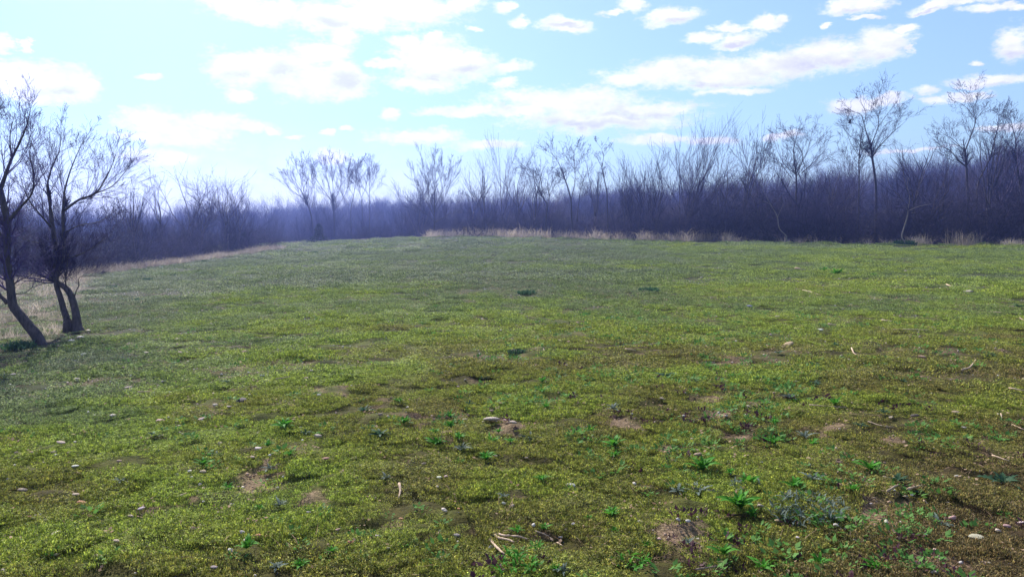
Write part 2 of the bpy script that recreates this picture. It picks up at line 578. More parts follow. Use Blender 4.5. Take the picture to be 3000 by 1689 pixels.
def tubes(name, polys, sides, mat, origin=(0, 0, 0), flare=None):
    """polys: list of (points, radii) -> one mesh of tapering tubes"""
    groups = {}
    for p, r in polys:
        groups.setdefault(len(p), []).append((p, r))
    V, Q, T, base = [], [], [], 0
    for k, lst in groups.items():
        P = np.array([p for p, _ in lst], float) - np.array(origin)
        R = np.array([r for _, r in lst], float)
        m = len(lst)
        tan = np.empty_like(P)
        tan[:, 1:-1] = P[:, 2:] - P[:, :-2]
        tan[:, 0] = P[:, 1] - P[:, 0]
        tan[:, -1] = P[:, -1] - P[:, -2]
        tan /= np.linalg.norm(tan, axis=2, keepdims=True) + 1e-9
        ref = np.where(np.abs(tan[:, :1, 0:1]) > 0.75, np.array([[[0, 1.0, 0]]]), np.array([[[1.0, 0, 0]]]))
        u = np.cross(tan, ref)
        u /= np.linalg.norm(u, axis=2, keepdims=True) + 1e-9
        v = np.cross(tan, u)
        ang = np.arange(sides) * 2 * math.pi / sides
        ring = P[:, :, None, :] + R[:, :, None, None] * (np.cos(ang)[None, None, :, None] * u[:, :, None, :] + np.sin(ang)[None, None, :, None] * v[:, :, None, :])
        V.append(ring.reshape(-1, 3))
        idx = base + np.arange(m * k * sides).reshape(m, k, sides)
        a, b = idx[:, :-1, :], idx[:, 1:, :]
        Q.append(np.stack([a, np.roll(a, -1, 2), np.roll(b, -1, 2), b], -1).reshape(-1, 4))
        if sides == 3:
            T.append(idx[:, -1, :].reshape(-1, 3))
        else:
            T.append(np.stack([np.repeat(idx[:, -1, :1], sides - 2, 1), idx[:, -1, 1:-1], idx[:, -1, 2:]], -1).reshape(-1, 3))
            T.append(np.stack([np.repeat(idx[:, 0, :1], sides - 2, 1), idx[:, 0, 2:], idx[:, 0, 1:-1]], -1).reshape(-1, 3))
        base += m * k * sides
    return mesh_from(name, np.concatenate(V), [np.concatenate(Q), np.concatenate(T)], mat, smooth=True)


def add(name, me, parent=None, loc=(0, 0, 0), rot=(0, 0, 0), scale=(1, 1, 1), color=None):
    o = bpy.data.objects.new(name, me)
    COL.objects.link(o)
    o.location, o.rotation_euler, o.scale = loc, rot, scale
    if parent is not None:
        o.parent = parent
    if color is not None:
        o.color = (*color, 1)
    return o


def tag(o, label=None, cat=None, group=None, kind=None):
    for k, v in (('label', label), ('category', cat), ('group', group), ('kind', kind)):
        if v:
            o[k] = v
    return o


def empty(name, loc, label, cat, group=None):
    return tag(add(name, None, loc=loc), label, cat, group)


# ------------------------------------------------------------------ ground
def spaced(a0, a1, fine0, fine1, step, grow):
    vals = list(np.arange(fine0, fine1, step))
    s, x = step, fine1
    while x < a1:
        vals.append(x)
        s *= grow
        x += s
    vals.append(a1)
    s, x, lo = step, fine0, []
    while x > a0:
        s *= grow
        x -= s
        lo.append(max(x, a0))
    return np.array(lo[::-1] + vals)


gx = spaced(-480, 480, -7, 7, 0.05, 1.035)
gy = spaced(-120, 480, 2.6, 12, 0.05, 1.03)
X, Y = np.meshgrid(gx, gy)
xs, ys = X.ravel(), Y.ravel()
zs = height(xs, ys)
soil = soil_mask(xs, ys)
zs = zs - 0.012 * soil
nx, ny = len(gx), len(gy)
ii = np.arange(nx * ny).reshape(ny, nx)
quads = np.stack([ii[:-1, :-1], ii[:-1, 1:], ii[1:, 1:], ii[1:, :-1]], -1).reshape(-1, 4)
gme = mesh_from('ground', np.stack([xs, ys, zs], 1), quads, M_GROUND, smooth=True)


def wild_mask(x, y):
    """1 in the rough beyond the mown field"""
    x = np.asarray(x, float)
    y = np.asarray(y, float)
    left = (.62 + .38 * fbm(x, y, 1.3, 93)) * sstep((np.interp(y, EDGE_Y, EDGE_X) - x + 0.3 + 1.2 * (fbm(x, y, 2.0, 91) - 0.5)) / 0.9)
    right = sstep((y - np.interp(x, TL_X, TL_Y) + 2.2) / 1.5) * (x > -12)
    return np.maximum(np.maximum(left, right), (y > 88) * 1.0)


for nm, arr in (('soil', soil), ('tint', tint_field(xs, ys)), ('litter', wild_mask(xs, ys))):
    at = gme.attributes.new(nm, 'FLOAT', 'POINT')
    at.data.foreach_set('value', np.asarray(arr, np.float32))
ground = tag(add('ground', gme), 'mossy field running out to rough ground and low wooded hills', 'ground', kind='structure')

# ------------------------------------------------------------------ air
HAZE_DENSITY = 0.00112
hz = bpy.data.materials.new('haze_air')
hz.use_nodes = True
n = N(hz.node_tree)
vol = n.new('ShaderNodeVolumePrincipled')
vol.inputs['Color'].default_value = (0.30, 0.40, 1.0, 1)
vol.inputs['Density'].default_value = HAZE_DENSITY
vol.inputs['Anisotropy'].default_value = 0.72
ho = n.new('ShaderNodeOutputMaterial')
n.link(vol.outputs[0], ho.inputs['Volume'])
zlo, zhi = float(zs.min()) - 1.0, 36.0
bx = [(-481, -121), (481, -121), (481, 481), (-481, 481)]
hv = [(x, y, zlo) for x, y in bx] + [(x, y, zhi) for x, y in bx]
hq = [(0, 3, 2, 1), (4, 5, 6, 7), (0, 1, 5, 4), (1, 2, 6, 5), (2, 3, 7, 6), (3, 0, 4, 7)]
haze = tag(add('haze', mesh_from('haze', hv, np.array(hq), hz)), 'thin bluish haze over the field and hills', 'haze', kind='stuff')


# ------------------------------------------------------------------ scatter of uncountable growth
def scatter(name, protos, pts, rot, scl, idx, tint, label, cat):
    col = bpy.data.collections.new(name + '_sources')
    for k, me in enumerate(protos):
        o = bpy.data.objects.new('%s_source_%02d' % (name, k), me)
        col.objects.link(o)
    me = bpy.data.meshes.new(name)
    me.vertices.add(len(pts))
    me.vertices.foreach_set('co', np.asarray(pts, np.float32).ravel())
    for nm, kind, arr in (('rot', 'FLOAT_VECTOR', rot), ('scl', 'FLOAT_VECTOR', scl)):
        a = me.attributes.new(nm, kind, 'POINT')
        a.data.foreach_set('vector', np.asarray(arr, np.float32).ravel())
    a = me.attributes.new('pick', 'INT', 'POINT')
    a.data.foreach_set('value', np.asarray(idx, np.int32))
    a = me.attributes.new('tint', 'FLOAT', 'POINT')
    a.data.foreach_set('value', np.asarray(tint, np.float32))
    o = add(name, me)
    ng = bpy.data.node_groups.new(name + '_nodes', 'GeometryNodeTree')
    ng.interface.new_socket('Geometry', in_out='INPUT', socket_type='NodeSocketGeometry')
    ng.interface.new_socket('Geometry', in_out='OUTPUT', socket_type='NodeSocketGeometry')
    gi, go = ng.nodes.new('NodeGroupInput'), ng.nodes.new('NodeGroupOutput')
    ci = ng.nodes.new('GeometryNodeCollectionInfo')
    ci.inputs['Collection'].default_value = col
    ci.inputs['Separate Children'].default_value = True
    ci.inputs['Reset Children'].default_value = True
    ip = ng.nodes.new('GeometryNodeInstanceOnPoints')
    ip.inputs['Pick Instance'].default_value = True

    def named(nm, kind):
        q = ng.nodes.new('GeometryNodeInputNamedAttribute')
        q.data_type = kind
        q.inputs[0].default_value = nm
        return q.outputs[0]
    L = ng.links.new
    L(gi.outputs[0], ip.inputs['Points'])
    L(ci.outputs[0], ip.inputs['Instance'])
    L(named('pick', 'INT'), ip.inputs['Instance Index'])
    e2r = ng.nodes.new('FunctionNodeEulerToRotation')
    L(named('rot', 'FLOAT_VECTOR'), e2r.inputs[0])
    L(e2r.outputs[0], ip.inputs['Rotation'])
    L(named('scl', 'FLOAT_VECTOR'), ip.inputs['Scale'])
    L(ip.outputs[0], go.inputs[0])
    md = o.modifiers.new('scatter', 'NODES')
    md.node_group = ng
    tag(o, label, cat, kind='stuff')
    return o


def blades(name, count, radius, hmin, hmax, width, mat, rng, lean=0.7, kite=True, power=0.5):
    """a patch of small bent blades"""
    a = rng.random(count) * 2 * math.pi
    r = radius * rng.random(count) ** power
    bx_, by_ = r * np.cos(a), r * np.sin(a)
    h = rng.uniform(hmin, hmax, count)
    la = rng.random(count) * 2 * math.pi
    ln = rng.random(count) * lean
    dx, dy = np.cos(la) * ln, np.sin(la) * ln
    fa = rng.random(count) * math.pi
    wx, wy = np.cos(fa) * width * rng.uniform(.6, 1.3, count), np.sin(fa) * width * rng.uniform(.6, 1.3, count)
    b = np.stack([bx_, by_, -0.004 * np.ones(count)], 1)
    m = np.stack([bx_ + dx * h * .45, by_ + dy * h * .45, h * .6], 1)
    tip = np.stack([bx_ + dx * h * 1.25, by_ + dy * h * 1.25, h * (1.0 - 0.35 * ln)], 1)
    wv = np.stack([wx, wy, np.zeros(count)], 1)
    if kite:
        V = np.stack([b, m + wv, tip, m - wv], 1).reshape(-1, 3)
        i = np.arange(count)[:, None] * 4
        me = mesh_from(name, V, [np.concatenate([i + [0, 1, 3], i + [1, 2, 3]], 0)], mat)
        a = me.attributes.new('vary', 'FLOAT', 'POINT')
        a.data.foreach_set('value', np.repeat(rng.random(count), 4).astype(np.float32))
        return me
    V = np.stack([b - wv, b + wv, m - wv * .8, m + wv * .8, tip], 1).reshape(-1, 3)
    i = np.arange(count)[:, None] * 5
    return mesh_from(name, V, [i + [0, 1, 3, 2], i + [2, 3, 4]], mat)


def sample_view(count, d0, d1, half, rng, xmargin=1.0):
    """points over the part of the field that lies before the photographer, even per area"""
    d = np.sqrt(rng.random(count) * (d1 ** 2 - d0 ** 2) + d0 ** 2)
    a = rng.uniform(-half, half, count)
    return d * np.sin(a) + rng.uniform(-xmargin, xmargin, count), d * np.cos(a)


rng = np.random.default_rng(5)
moss_protos = [blades('moss_patch', 720, 0.13, 0.004, 0.018, 0.0024, M_MOSS, rng, 1.3) for _ in range(6)]
P, R_, S_, I_, T_ = [], [], [], [], []
for (cnt, d0, d1, sx, sz) in ((7800, 2.6, 9, 1.0, 1.0), (9500, 8.5, 22, 1.9, 1.25), (8500, 21, 52, 4.0, 1.9), (5000, 50, 96, 7.0, 2.6)):
    x, y = sample_view(cnt, d0, d1, 0.66, rng)
    keep = (rng.random(cnt) > soil_mask(x, y) * 0.85) & (rng.random(cnt) > wild_mask(x, y)) & (rng.random(cnt) > 0.86 * sstep((0.50 - fbm(x, y, 0.34 * sx ** .7, 61, 3)) / 0.12))
    x, y = x[keep], y[keep]
    k = len(x)
    z = height(x, y)
    z = z + (0.028 * sz) * (fbm(x, y, 0.13 * sx, 83, 2) - 0.42)
    P.append(np.stack([x, y, z], 1))
    R_.append(np.stack([rng.normal(0, .10, k), rng.normal(0, .10, k), rng.random(k) * 6.28], 1))
    s = sx * rng.uniform(0.7, 1.25, k)
    hz_ = sz * (0.35 + 1.4 * fbm(x, y, 0.35 * sx, 67, 2))
    S_.append(np.stack([s, s, hz_], 1))
    I_.append(rng.integers(0, 6, k))
    T_.append(tint_field(x, y))
scatter('moss', moss_protos, np.concatenate(P), np.concatenate(R_), np.concatenate(S_), np.concatenate(I_), np.concatenate(T_),
        'yellow-green moss and short sward carpeting the whole field', 'moss')

# small leafy plants, purple-leaved plants, gravel and dead leaf bits between the moss


def leaf_tuft(name, count, radius, size, mat, rng, up=0.45):
    V, Fq = [], []
    for k in range(count):
        a = rng.random() * 6.28
        r = radius * math.sqrt(rng.random())
        l = size * rng.uniform(.6, 1.3)
        tilt = rng.uniform(0.05, up * 2)
        ca, sa = math.cos(a), math.sin(a)
        b = np.array([r * ca, r * sa, 0.004 + rng.random() * size * .8])
        d = np.array([ca * math.cos(tilt), sa * math.cos(tilt), math.sin(tilt)])
        s = np.array([-sa, ca, 0])
        i = len(V)
        V += [b, b + d * l * .45 + s * l * .32, b + d * l, b + d * l * .45 - s * l * .32]
        Fq.append((i, i + 1, i + 2, i + 3))
    return mesh_from(name, V, np.array(Fq), mat)


rng = np.random.default_rng(8)
SIDE = lambda x, y: sstep((x / np.maximum(y, .5) + 0.25) / 0.5)


def ground_scatter(name, protos, cnt, d0, d1, smin, smax, dens, label, cat, lift=0.006, flat=1.0, rng=rng):
    x, y = sample_view(cnt, d0, d1, 0.64, rng)
    keep = (rng.random(cnt) < dens(x, y)) & (rng.random(cnt) > wild_mask(x, y))
    x, y = x[keep], y[keep]
    k = len(x)
    s = rng.uniform(smin, smax, k)
    far = 1 + np.clip(np.hypot(x, y) - 10, 0, 60) * 0.03
    s = s * far
    P = np.stack([x, y, height(x, y) + lift], 1)
    R = np.stack([rng.normal(0, .15, k), rng.normal(0, .15, k), rng.random(k) * 6.28], 1)
    return scatter(name, protos, P, R, np.stack([s, s, s * flat], 1), rng.integers(0, len(protos), k), rng.random(k), label, cat)


clover = [leaf_tuft('leafy_tuft', 16, 0.045, 0.024, M_CLOVER, rng) for _ in range(4)]
ground_scatter('groundcover_leaves', clover, 13000, 2.6, 16, 0.7, 1.8,
               lambda x, y: (0.15 + 0.85 * SIDE(x, y)) * sstep((fbm(x, y, 0.9, 31) - 0.42) / 0.2) * np.exp(-(np.hypot(x, y) / 9) ** 2) * 1.3,
               'small green leaves growing through the moss near the camera', 'ground cover')
purp = [leaf_tuft('purple_tuft', 14, 0.035, 0.020, M_PURPLE, rng, 0.8) for _ in range(3)]
ground_scatter('purple_weeds', purp, 2600, 2.6, 9, 0.7, 1.7,
               lambda x, y: SIDE(x, y) * sstep((fbm(x, y, 0.6, 37) - 0.50) / 0.14) * np.exp(-(np.hypot(x, y) / 6.5) ** 2) * 1.6,
               'low purple-brown weeds in patches among the moss', 'ground cover')


def stone_mesh(name, seed, sub, mat, flat=0.62, rough=0.25, angular=0.0):
    import bmesh
    bm = bmesh.new()
    bmesh.ops.create_icosphere(bm, subdivisions=sub, radius=1.0)
    r = np.random.default_rng(seed)
    ax = [Vector(r.normal(size=3)).normalized() for _ in range(5)]
    am = r.uniform(-rough, rough, 5)
    cuts = [(Vector(r.normal(size=3)).normalized(), r.uniform(.55, .85)) for _ in range(7)] if angular else []
    for v in bm.verts:
        d = v.co.normalized()
        k = 1 + sum(a * math.sin(2.3 * d.dot(q) + i) for i, (q, a) in enumerate(zip(ax, am))) * .7
        p = d * k
        for q, c in cuts:
            e = p.dot(q) - c
            if e > 0:
                p = p - q * e * angular
        v.co = Vector((p.x, p.y * .8, p.z * flat))
    me = bpy.data.meshes.new(name)
    bm.to_mesh(me)
    bm.free()
    if not angular:
        me.polygons.foreach_set('use_smooth', np.ones(len(me.polygons), bool))
    me.materials.append(mat)
    return me


gravel = [stone_mesh('pebble', 100 + k, 1, M_PEBBLE, 0.55, 0.3) for k in range(5)]
ground_scatter('pebbles', gravel, 8500, 2.6, 26, 0.006, 0.020,
               lambda x, y: np.clip(0.30 + 1.2 * soil_mask(x, y) + 0.35 * sstep((-x / np.maximum(y, .5) - .15) / .3), 0, 1),
               'scattered tiny pale pebbles lying in the moss and bare soil', 'pebbles', lift=0.010)
rngf = np.random.default_rng(81)
ground_scatter('far_pebbles', gravel, 2200, 22, 80, 0.010, 0.020,
               lambda x, y: 0.25 + 0.6 * sstep((-x / np.maximum(y, .5) - .05) / .3),
               'pale stone specks dotted over the distant slope of the field', 'pebbles', lift=0.02, rng=rngf)
clods = [stone_mesh('crumb', 150 + k, 1, M_CLOD, 0.7, 0.4) for k in range(4)]
ground_scatter('soil_crumbs', clods, 9000, 2.6, 14, 0.003, 0.016, lambda x, y: soil_mask(x, y) * 1.3,
               'crumbly reddish-brown soil in the bare patches', 'soil crumbs', lift=0.004)
straw = [blades('straw_bits', 9, .09, .025, .06, .0012, M_LITTER, rng, 2.2) for _ in range(4)]
ground_scatter('straw', straw, 7000, 2.6, 20, 0.7, 1.5, lambda x, y: 0.25 + 0.75 * SIDE(x, y), 'thin tan straw strands lying in the moss', 'straw', lift=0.012, flat=.3)
bits = [leaf_tuft('leaf_bits', 5, 0.05, 0.022, M_LITTER, rng, 0.2) for _ in range(4)]
ground_scatter('leaf_litter', bits, 9000, 2.6, 24, 0.5, 1.4,
               lambda x, y: 0.35 + 0.5 * sstep((fbm(x, y, 0.8, 53) - 0.45) / 0.2),
               'crumbled tan leaf bits strewn through the moss', 'leaf litter', lift=0.010)

# ------------------------------------------------------------------ branching growth


def norm(v):
    l = math.sqrt(v[0] * v[0] + v[1] * v[1] + v[2] * v[2]) or 1e-9
    return (v[0] / l, v[1] / l, v[2] / l)


def swing(d, ang, rnd):
    """a direction turned away from d by ang around a random side"""
    while True:
        q = (rnd.gauss(0, 1), rnd.gauss(0, 1), rnd.gauss(0, 1))
        k = q[0] * d[0] + q[1] * d[1] + q[2] * d[2]
        s = (q[0] - k * d[0], q[1] - k * d[1], q[2] - k * d[2])
        l = math.sqrt(s[0] ** 2 + s[1] ** 2 + s[2] ** 2)
        if l > 0.2:
            break
    c, sn = math.cos(ang), math.sin(ang) / l
    return (d[0] * c + s[0] * sn, d[1] * c + s[1] * sn, d[2] * c + s[2] * sn)


def grow(out, p, d, L, r, lvl, prm, rnd, rmin=0.0035):
    nseg = prm['seg'][lvl]
    st = L / nseg
    wob, up = prm['wob'], prm['up']
    pts, rad, dirs = [p], [r], [d]
    for i in range(nseg):
        d = norm((d[0] + rnd.gauss(0, wob), d[1] + rnd.gauss(0, wob), d[2] + rnd.gauss(0, wob) + up))
        p = (p[0] + d[0] * st, p[1] + d[1] * st, p[2] + d[2] * st)
        pts.append(p)
        dirs.append(d)
        rad.append(max(rmin, r * (1 - 0.72 * (i + 1) / nseg)))
    out.append((pts, rad))
    if lvl + 1 < len(prm['seg']):
        for j in range(prm['kids'][lvl]):
            t = rnd.uniform(prm['from'][lvl], 1.0)
            f = t * nseg
            i = min(int(f), nseg - 1)
            g = f - i
            a, b = pts[i], pts[i + 1]
            q = (a[0] + (b[0] - a[0]) * g, a[1] + (b[1] - a[1]) * g, a[2] + (b[2] - a[2]) * g)
            rr = rad[i] + (rad[i + 1] - rad[i]) * g
            grow(out, q, swing(dirs[i + 1], rnd.uniform(*prm['ang']), rnd), L * prm['len'][lvl] * rnd.uniform(.55, 1.2) * (1.12 - .5 * t),
                 max(rmin, rr * rnd.uniform(.5, .75)), lvl + 1, prm, rnd, rmin)


TREE = dict(seg=[7, 5, 3], kids=[5, 3], len=[.58, .60], ang=(.40, .95), wob=.12, up=.06, **{'from': [.2, .15]})
FINE = dict(seg=[7, 5, 3], kids=[7, 4], len=[.58, .60], ang=(.20, .55), wob=.06, up=.05, **{'from': [.15, .15]})
TWISTY = dict(seg=[6, 5, 3], kids=[8, 7], len=[.55, .5], ang=(.5, 1.15), wob=.24, up=.05, **{'from': [.15, .1]})
BRUSH = dict(seg=[6, 4, 2], kids=[8, 5], len=[.60, .55], ang=(.5, 1.35), wob=.24, up=-.02, **{'from': [.1, .1]})


def shrub_polys(seed, H, W, stems=9, prm=BRUSH, r=0.018):
    rnd = random.Random(seed)
    big, small = [], []
    for s in range(stems):
        a = rnd.random() * 6.28
        sp = rnd.uniform(.05, 1.0) * W / H
        d = norm((math.cos(a) * sp, math.sin(a) * sp, 1))
        o = []
        grow(o, (math.cos(a) * rnd.random() * .25 * W / 2, math.sin(a) * rnd.random() * .25 * W / 2, -0.05), d, H * rnd.uniform(.6, .95), r * rnd.uniform(.7, 1.2), 0, prm, rnd, 0.0045)
        big.append(o[0])
        small += o[1:]
    return big, small


SHRUBS = []
for k, (H, W, st, prm) in enumerate([(3.4, 3.4, 11, BRUSH), (3.0, 3.8, 12, BRUSH), (4.0, 3.2, 10, BRUSH), (3.2, 3.2, 10, TWISTY), (4.4, 3.0, 9, FINE), (2.4, 3.0, 12, BRUSH)]):
    b, s = shrub_polys(300 + k, H, W, st, prm)
    SHRUBS.append((tubes('shrub_stems', b, 4, M_BARK), tubes('shrub_twigs', s, 3, M_TWIG), tubes('shrub_mass', b + s, 3, M_TWIG)))


def tree_polys(seed, H, style):
    """trunk and limbs, then twigs, of a bare tree standing at the origin"""
    rnd = random.Random(seed)
    trunk, limbs, twigs = [], [], []
    if style == 'vase':                      # several stems fanning from the foot
        for s in range(rnd.randint(4, 6)):
            a = rnd.random() * 6.28
            sp = rnd.uniform(.10, .50)
            o = []
            grow(o, (0.12 * math.cos(a), 0.12 * math.sin(a), -.1), norm((math.cos(a) * sp, math.sin(a) * sp, 1)), H * rnd.uniform(.75, .98), H * .0048, 0,
                 dict(FINE, seg=[7, 4, 3], kids=[11, 7], wob=.07), rnd, 0.006)
            (trunk if s == 0 else limbs).append(o[0])
            twigs += o[1:]
    else:
        prm = {'upright': FINE, 'spread': TREE, 'twisty': TWISTY}[style]
        fork = {'upright': .30, 'spread': .38, 'twisty': .22}[style]
        o = []
        p, d = (0, 0, -.15), norm((rnd.gauss(0, .08), rnd.gauss(0, .08), 1))
        pts, rad, r0 = [p], [H * .011 * 1.25], H * .011
        for i in range(6):
            d = norm((d[0] + rnd.gauss(0, .06), d[1] + rnd.gauss(0, .06), d[2]))
            p = tuple(p[q] + d[q] * H * fork / 6 for q in range(3))
            pts.append(p)
            rad.append(r0 * (1 - .25 * (i + 1) / 6))
        trunk.append((pts, rad))
        for s in range(rnd.randint(4, 6)):
            a = rnd.random() * 6.28 + s
            sp = rnd.uniform(.15, .75) if style != 'upright' else rnd.uniform(.05, .4)
            o = []
            base = pts[-1] if s < 3 else pts[rnd.randint(3, 6)]
            grow(o, base, norm((math.cos(a) * sp, math.sin(a) * sp, 1)), H * (1 - fork) * rnd.uniform(.7, 1.0), r0 * .55, 0, dict(prm, seg=[7, 4, 3]), rnd, 0.006)
            limbs.append(o[0])
            twigs += o[1:]
    return trunk, limbs, twigs


def place_tree(px, py, Y, H, style, seed, label, name='bare_tree', group=None, near=False):
    base = at_depth(px, py, Y)
    base = (base[0], Y, h1(base[0], Y))
    t, l, s = tree_polys(seed, H, style)
    root = empty(name, base, label, 'tree', group)
    add('trunk', tubes('trunk', t, 7, M_BARK), root, color=(1.9, 1.8, 1.9))
    add('crown', tubes('crown', [(p, r) for p, r in l], 5, M_BARK), root, color=(1.4, 1.35, 1.4))
    tw = root.children[-1]
    add('twigs', tubes('twigs', s, 3, M_TWIG), tw)
    return root


def smooth_line(p, k=4):
    p = np.array(p, float)
    if len(p) < 3:
        return [tuple(p[0] + (p[1] - p[0]) * t) for t in np.linspace(0, 1, 4)]
    q = np.vstack([2 * p[0] - p[1], p, 2 * p[-1] - p[-2]])
    out = []
    for i in range(1, len(q) - 2):
        for t in np.arange(k) / k:
            a, b, c, d = q[i - 1], q[i], q[i + 1], q[i + 2]
            out.append(tuple(.5 * (2 * b + (c - a) * t + (2 * a - 5 * b + 4 * c - d) * t * t + (3 * b - a - 3 * c + d) * t ** 3)))
    out.append(tuple(p[-1]))
    return out


def traced_tree(Y, lines, label, seed, name='bare_tree', prm=TREE, dens=2.2, tlen=.9, sub=True, rmin=.006, mat=None, twig_from=.25, skew=.35, trunks=1, col=None, buds=False, thick=.64, tip=.74):
    """a tree whose trunk and limbs follow given lines (picture points, start and end radius in metres); limbs also lean towards or away from the camera"""
    rnd = random.Random(seed)
    x0, y0 = lines[0][0][0]
    b = at_depth(x0, y0, Y)
    gz = h1(b[0], Y)
    base = (b[0], Y, gz)
    root = empty(name, base, label, 'tree')
    known = []
    allpts = []
    twigs = []
    for k, (ln, r0, r1) in enumerate(lines):
        s = smooth_line(ln)
        if sub and k >= trunks and len(s) > 5:
            s = s[:max(4, round(len(s) * (.93 if prm is FINE else .82)))]        # the twigs carry the limb on to its tip
        d0 = 0.0
        if k >= trunks and known:
            q = min(known, key=lambda a: (a[0] - s[0][0]) ** 2 + (a[1] - s[0][1]) ** 2)
            d0 = q[2]
        slope = rnd.uniform(-skew, skew) if k >= trunks else rnd.uniform(-.08, .08)
        pts, rad, acc = [], [], 0.0
        for i, (u, v) in enumerate(s):
            if i:
                acc += math.hypot(u - s[i - 1][0], v - s[i - 1][1]) * Y / F_PX
            dy = d0 + slope * acc
            known.append((u, v, dy))
            pts.append(at_depth(u, v, Y + dy))
            t = i / (len(s) - 1)
            rad.append((r0 + (r1 - r0) * t ** .8) * thick)
        if k < trunks:                       # foot of the trunk goes a little into the ground, with a root flare
            f = pts[0]
            pts = [(f[0], f[1], min(f[2], h1(f[0], f[1])) - .12)] + pts
            rad = [r0 * thick * 1.85] + rad
            rad[1] = r0 * thick * 1.3
        allpts.append((pts, rad))
        nm = 'trunk' if k < trunks else 'limb'
        add(nm, tubes(nm, [(pts, rad)], 10 if Y < 30 else 6, mat or M_BARK, base), root)
        length = sum(math.dist(pts[i], pts[i + 1]) for i in range(len(pts) - 1))
        if sub:
            cnt = int(length * dens) + 2
            for j in range(cnt):
                t = rnd.uniform(twig_from if k < trunks else .10, .93)
                f = t * (len(pts) - 1)
                i = min(int(f), len(pts) - 2)
                g = f - i
                q = tuple(pts[i][m] + (pts[i + 1][m] - pts[i][m]) * g for m in range(3))
                d = norm(tuple(pts[i + 1][m] - pts[i][m] for m in range(3)))
                grow(twigs, q, swing(d, rnd.uniform(*prm['ang']), rnd), tlen * rnd.uniform(.5, 1.3) * max(.36, 1.2 - tip * t), max(rmin, rad[i] * .38), 0, prm, rnd, rmin)
            d = norm(tuple(pts[-1][m] - pts[-2][m] for m in range(3)))
            for j in range(1):
                grow(twigs, pts[-1], swing(d, .25, rnd), tlen * rnd.uniform(.35, .6), r1 * thick, 0, prm, rnd, rmin)
    if twigs:
        c = add('crown', tubes('crown', twigs, 3, M_TWIG, base), root, color=col)
        if buds:
            V, Fq = [], []
            for p, r in twigs:
                if len(p) == 4 and rnd.random() < .55:
                    for q in (p[-1], p[-2]):
                        if rnd.random() < .6:
                            q = np.array(q) - np.array(base)
                            i = len(V)
                            s = .0052 * rnd.uniform(.6, 1.3)
                            V += [q + (s, 0, 0), q + (-s * .5, s * .87, 0), q + (-s * .5, -s * .87, 0), q + (0, 0, 1.6 * s), q + (0, 0, -1.2 * s)]
                            for a_, b_ in ((0, 1), (1, 2), (2, 0)):
                                Fq += [(i + a_, i + b_, i + 3), (i + b_, i + a_, i + 4)]
            if V:
                tag(add('buds', mesh_from('buds', V, np.array(Fq), M_TWIG), c), kind='stuff')
    return root


def L(f, pts):
    return [f(*p) for p in pts]


# the two orchard-like trees close by
NEAR = dict(seg=[6, 4, 3], kids=[6, 4], len=[.55, .62], ang=(.3, .85), wob=.13, up=.10, **{'from': [.12, .12]})
A_LOW = L(cT, [(590, 1235), (520, 1080), (400, 930), (290, 790), (190, 660), (165, 540), (150, 400)]) + L(c1, [(35, 930), (38, 840), (35, 740), (20, 660), (2, 580)])
traced_tree(12.2, [
    (A_LOW, .135, .060),
    (L(cT, [(110, 620), (20, 530), (-120, 420), (-260, 250)]), .055, .025),
    (L(c1, [(2, 580), (30, 500), (60, 420), (105, 330), (140, 240), (155, 150), (155, 80)]), .050, .007),
    (L(c1, [(5, 590), (-40, 480), (-60, 330), (-30, 200), (10, 120)]), .045, .007),
    (L(c1, [(60, 420), (50, 330), (60, 250), (90, 160)]), .022, .005),
    (L(c1, [(35, 740), (100, 670), (160, 600), (170, 500), (150, 400), (170, 300), (205, 220)]), .036, .006),
    (L(c1, [(38, 840), (-30, 760), (-90, 650), (-120, 500)]), .035, .008),
    (L(cT, [(150, 400), (260, 300), (420, 230), (520, 130)]), .022, .006),
    (L(cT, [(160, 480), (330, 480), (450, 400), (480, 330)]), .012, .004),
], 'leaning bare tree with curved trunk at the edge of the rough grass', 21, 'leaning_tree', NEAR, 9.5, .78, rmin=.0017, mat=M_BARKNEAR, twig_from=.5, buds=True, thick=.68, col=(1.7, 1.6, 2.0))
B_TR = L(cT, [(1110, 985), (1090, 850), (1060, 700), (1010, 520), (930, 400), (800, 310), (730, 230)])
